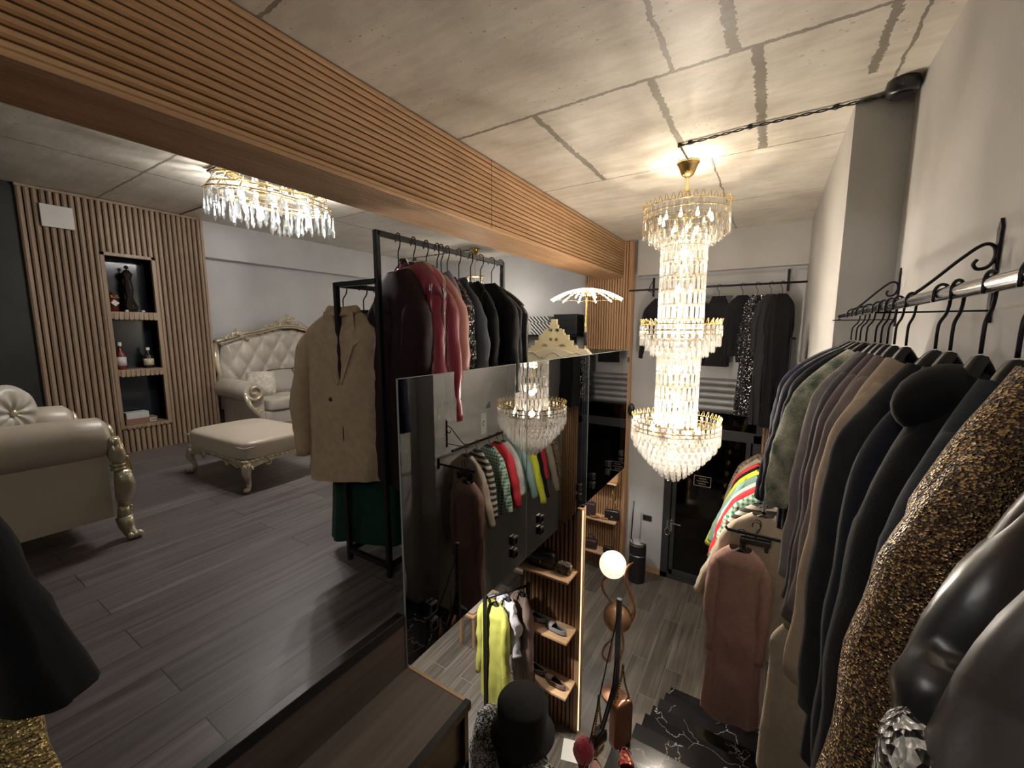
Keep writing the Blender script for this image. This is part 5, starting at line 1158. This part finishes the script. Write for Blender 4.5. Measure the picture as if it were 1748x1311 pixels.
# bench
t = thing('bench', 'small oak bench with a grey cushion on the lower floor', 'bench', (-3.02, 4.02, ZF)); 
bx(-.12, .12, -.3, .3, .41, .44).build('seat_board', M['oak_y'], t, bevel=.004); soft_box(MB(), -.105, .105, -.27, .27, .435, .47, .01, .004).build('seat_pad', mk('taupe_pad', (.3, .24, .21), .8), t, smooth=True)
for x in (-1, 1):
    for y in (-1, 1): bx(x*.1-.014, x*.1+.014, y*.27-.014, y*.27+.014, 0, .41).build('leg', M['oak_z'], t, bevel=.002)
t = thing('low_table', 'low dark board table behind the bench under the mezzanine', 'table', (-3.1, 5.3, ZF)); bx(-.3, .3, -.55, .55, .5, .54).build('table_top', mk('dark_board', (.12, .09, .07), .5), t)
for x in (-1, 1):
    for y in (-1, 1): bx(x*.27-.02, x*.27+.02, y*.5-.02, y*.5+.02, 0, .5).build('leg', M['blackm'], t)
# globe sculpture lamp
t = thing('globe_lamp', 'bronze sculptural floor lamp holding a glowing white globe', 'floor lamp', (-1.22, 4.05, ZF))
g = -2.45-ZF
MB().ball((-.04, -.03, g), .14, 28).build('glowing_globe', M['globe'], t, smooth=True)
MB().ball((.03, -.03, g-.58), .15, 24).build('bronze_ball', mk('hammered_bronze', (.3, .17, .09), .4, .6, bump=.4, bs=30), t, smooth=True)
def arm(pts, r, name='curved_arm'):
    P = [Vector(p) for p in pts]; out = []
    for i in range(len(P)-1):
        p0, p1, p2, p3 = P[max(i-1, 0)], P[i], P[i+1], P[min(i+2, len(P)-1)]
        for k in range(6):
            s = k/6; out.append(.5*((2*p1)+(p2-p0)*s+(2*p0-5*p1+4*p2-p3)*s*s+(-p0+3*p1-3*p2+p3)*s**3))
    out.append(P[-1]); n = len(out); rs = [r*(1-.75*abs(2*i/(n-1)-1)**3) for i in range(n)]
    MB().tube(out, rs, 8).build(name, M['bronze'], t, smooth=True)
arm([(.06, -.03, g-.72), (.16, -.03, g-.6), (.20, -.03, g-.42), (.15, -.03, g-.25), (.10, -.03, g-.1), (.12, -.03, g+.02), (.17, -.03, g+.09)], .02)
arm([(.0, -.03, g-.45), (-.1, -.03, g-.38), (-.15, -.03, g-.28), (-.11, -.03, g-.17), (-.02, -.03, g-.14), (.04, -.03, g-.11)], .014)
arm([(.0, -.03, g-.7), (-.02, -.03, g-.85), (-.1, -.03, g-.98), (-.12, -.03, g-1.1), (-.05, -.03, g-1.14), (-.03, -.03, g-1.02), (-.01, -.03, g-.9)], .013)
arm([(.08, -.03, g-.7), (.1, -.03, g-.9), (.06, -.03, g-1.1), (.02, -.03, .04)], .014)
MB().lathe([(.001, .0), (.13, .0), (.13, .02), (.02, .04), (.001, .04)], (.02, -.03, 0), 24).build('base', M['bronze'], t, smooth=True, auto=50)
# waste bin and stick
t = thing('waste_bin', 'tall black cylindrical bin with a chrome lid rim by the slatted column', 'bin', (-1.58, 6.3, ZF))
MB().lathe([(.001, 0), (.13, .0), (.13, .60), (.125, .61)], (0, 0, 0), 28).build('bin_body', M['plastic'], t, smooth=True, auto=50)
MB().lathe([(.125, .61), (.13, .62), (.12, .65), (.06, .66), (.001, .655)], (0, 0, 0), 28).build('lid', M['chrome'], t, smooth=True, auto=50)
MB().lathe([(.131, .44), (.133, .45), (.131, .46)], (0, 0, 0), 28).build('band', M['chrome'], t, smooth=True)
props(MB().tube([(-1.74, 6.40, ZF+.02), (-1.70, 6.42, ZF+1.25)], .011, 8).build('broom_handle', M['plastic'], smooth=True), 'thin black stick leaning upright behind the bin', 'stick')
# stair balustrade with hung bags
t = thing('display_post', 'slim grey metal post with a slanting black cord at the left side of the stairs', 'post')
HX = -.72
bx(HX-.016, HX+.016, 2.445, 2.475, ZF, -1.72).build('grey_post', mk('grey_metal', (.16, .165, .18), .4, .4), t, bevel=.003)
MB().tube([(HX, 2.46, -1.80), (HX-.01, 2.3, -2.02), (HX-.02, 1.93, -2.5)], .004, 6).build('cord', M['plastic'], t)
MB().tube([(HX, 2.44, -2.15), (HX+.005, 2.4, -2.3), (HX-.01, 2.25, -2.45), (HX-.03, 2.08, -2.55)], [.012, .016, .014, .008], 8).build('strap', M['plastic'], t, smooth=True)
bag('shoulder_bag', 'glossy copper brown shoulder bag hanging on the grey post', (HX+.05, 2.42, -2.72), rad(60), .15, .32, .07, mk('copper_patent', (.33, .14, .075), .22, .3, bump=.25, bs=9, bd=.02), False, .26)
bag('shoulder_bag', 'small black chain shoulder bag hanging beside the copper bag', (HX-.03, 2.2, -2.62), rad(75), .10, .16, .05, blk, True, .24)
t = thing('pompom_charm', 'fluffy crimson pompom hanging at the foot of the balustrade', 'charm', (HX-.05, 2.02, -2.44)); mb = MB().ball((0, 0, 0), .062, 22, 1.25)
mb.v = [tuple(Vector(v)*(1+.14*nz3(v[0]*60, v[1]*60, v[2]*60))) for v in mb.v]; mb.build('fur_ball', mk('crimson_fur', (.42, .01, .05), .9, bump=1, bs=180, bd=.01, sheen=.5), t, smooth=True)
MB().tube([(0, 0, -.05), (.0, 0, -.16)], [.04, .02], 8).build('tassel', mk('dark_crimson_yarn', (.25, .01, .03), .9, bump=1, bs=150), t, smooth=True)
shoe('crimson and gold embroidered slipper on a bright stair tread', (-.49, 1.93, ZF+.18*9), rad(25), sparkle('crimson_gold', (.4, .03, .06), (.8, .4, .15), 60, .3, .5, .4), .26, M['gold'])
shoe('pale pink slipper at the very bottom edge of the stair', (-.60, 1.80, ZF+.18*9), rad(30), F['pinkw'], .25)
# mannequin with hat
t = thing('mannequin', 'black dressed mannequin in a bucket hat and beaded jacket on the lower floor', 'mannequin', (-1.08, 1.84, ZF), rad(-25))
fb = fab('mannequin_black', (.01, .01, .011))
hb = MB().lathe([(.001, 0), (.16, 0), (.16, .015), (.02, .03), (.018, .75), (.001, .75)], (0, 0, 0), 24); hb.build('stand', M['blackm'], t, smooth=True, auto=50)
def bodyf(u, v):
    K = [(0.60, .20, .15), (.8, .19, .14), (.95, .17, .12), (1.08, .135, .10), (1.22, .16, .115), (1.36, .19, .11), (1.44, .17, .085), (1.49, .07, .06), (1.56, .055, .055)]
    q = v*(len(K)-1); i = min(int(q), len(K)-2); f = q-i; a = 2*pi*u
    z, w, d = [K[i][j]+(K[i+1][j]-K[i][j])*f for j in range(3)]
    return (w*cos(a), d*sin(a), z)
MB().grid(bodyf, 32, 40, cu=True).build('torso', fb, t, smooth=True)
MB().ball((0, -.01, 1.65), .095, 20, 1.25).build('head', M['plastic'], t, smooth=True)
MB().lathe([(.19, 1.645), (.187, 1.655), (.152, 1.69), (.149, 1.72), (.147, 1.835), (.135, 1.855), (.001, 1.86)], (0, 0, 0), 36).build('hat', fab('hat_felt', (.008, .008, .009), rough=.95), t, smooth=True, auto=60, label='broad black felt hat with a flat crown')
for s in (-1, 1):
    mb = MB().tube([(s*.1, 0, 1.5), (s*.2, -.01, 1.5), (s*.27, -.03, 1.44), (s*.31, -.05, 1.28), (s*.3, -.08, 1.08), (s*.26, -.1, .95)], [.07, .12, .14, .13, .10, .055], 20)
    mb.v = [(x+.016*nz3(x*22, y*22, z*22), y+.016*nz3(x*24, y*20+5, z*20), z+.012*nz3(x*20, y*20, z*22)) for x, y, z in mb.v]
    mb.build('beaded_sleeve', F['bead'], t, smooth=True, label='puffed sleeve with black and white beading')
mb = MB().grid(lambda u, v: ((.21-.02*v)*cos(2*pi*u), (.15-.01*v)*sin(2*pi*u)+.01*sin(12*pi*u)*(1-v), .85+.6*v), 40, 10, cu=True); mb.build('jacket_body', F['bead'], t, smooth=True)
MB().grid(lambda u, v: ((.34-.12*v+.02*sin(16*pi*u)*(1-v))*cos(2*pi*u), (.28-.12*v+.02*sin(16*pi*u)*(1-v))*sin(2*pi*u), .25+.62*v), 60, 8, cu=True).build('skirt', fb, t, smooth=True)
props(MB().lathe([(.001, 0), (.15, 0), (.15, .012), (.001, .014)], (0, 0, 0), 4).xf(Matrix.Rotation(rad(62), 4, 'Z')).build('floor_scale', M['whitep'], loc=(-1.33, 3.22, ZF), bevel=.01), 'white square plate on the floor at the foot of the partition', 'floor plate')
# tall framed mirror by the pier, card on the glass
t = thing('framed_mirror', 'narrow dark framed mirror panel standing against the pier beside the far rail', 'mirror', (.2, 5.35, 0))
MB().box(-.012, .012, -.2, .2, -1.5, -.08).build('mirror_pane', mk('mirror_glass', (.3, .31, .33), .05, 1), t)
MB().box(-.016, .016, -.215, -.2, -1.5, -.065).box(-.016, .016, .2, .215, -1.5, -.065).box(-.016, .016, -.215, .215, -.08, -.065).build('mirror_frame', M['blackm'], t)
t = thing('letter_card', 'small grey card with the letter C on the pier wall, seen mirrored in the glass', 'sign', (XC, 4.28, -1.2))
bx(-.006, -.001, -.06, .06, -.14, .14).build('card', mk('pale_card', (.75, .75, .72), .7), t)
MB().tube([(-.007, .022*cos(a), .032*sin(a)) for a in [pi*.28+k*pi*1.44/14 for k in range(15)]], .005, 5).build('letter', M['plastic'], t, label='printed letter C')
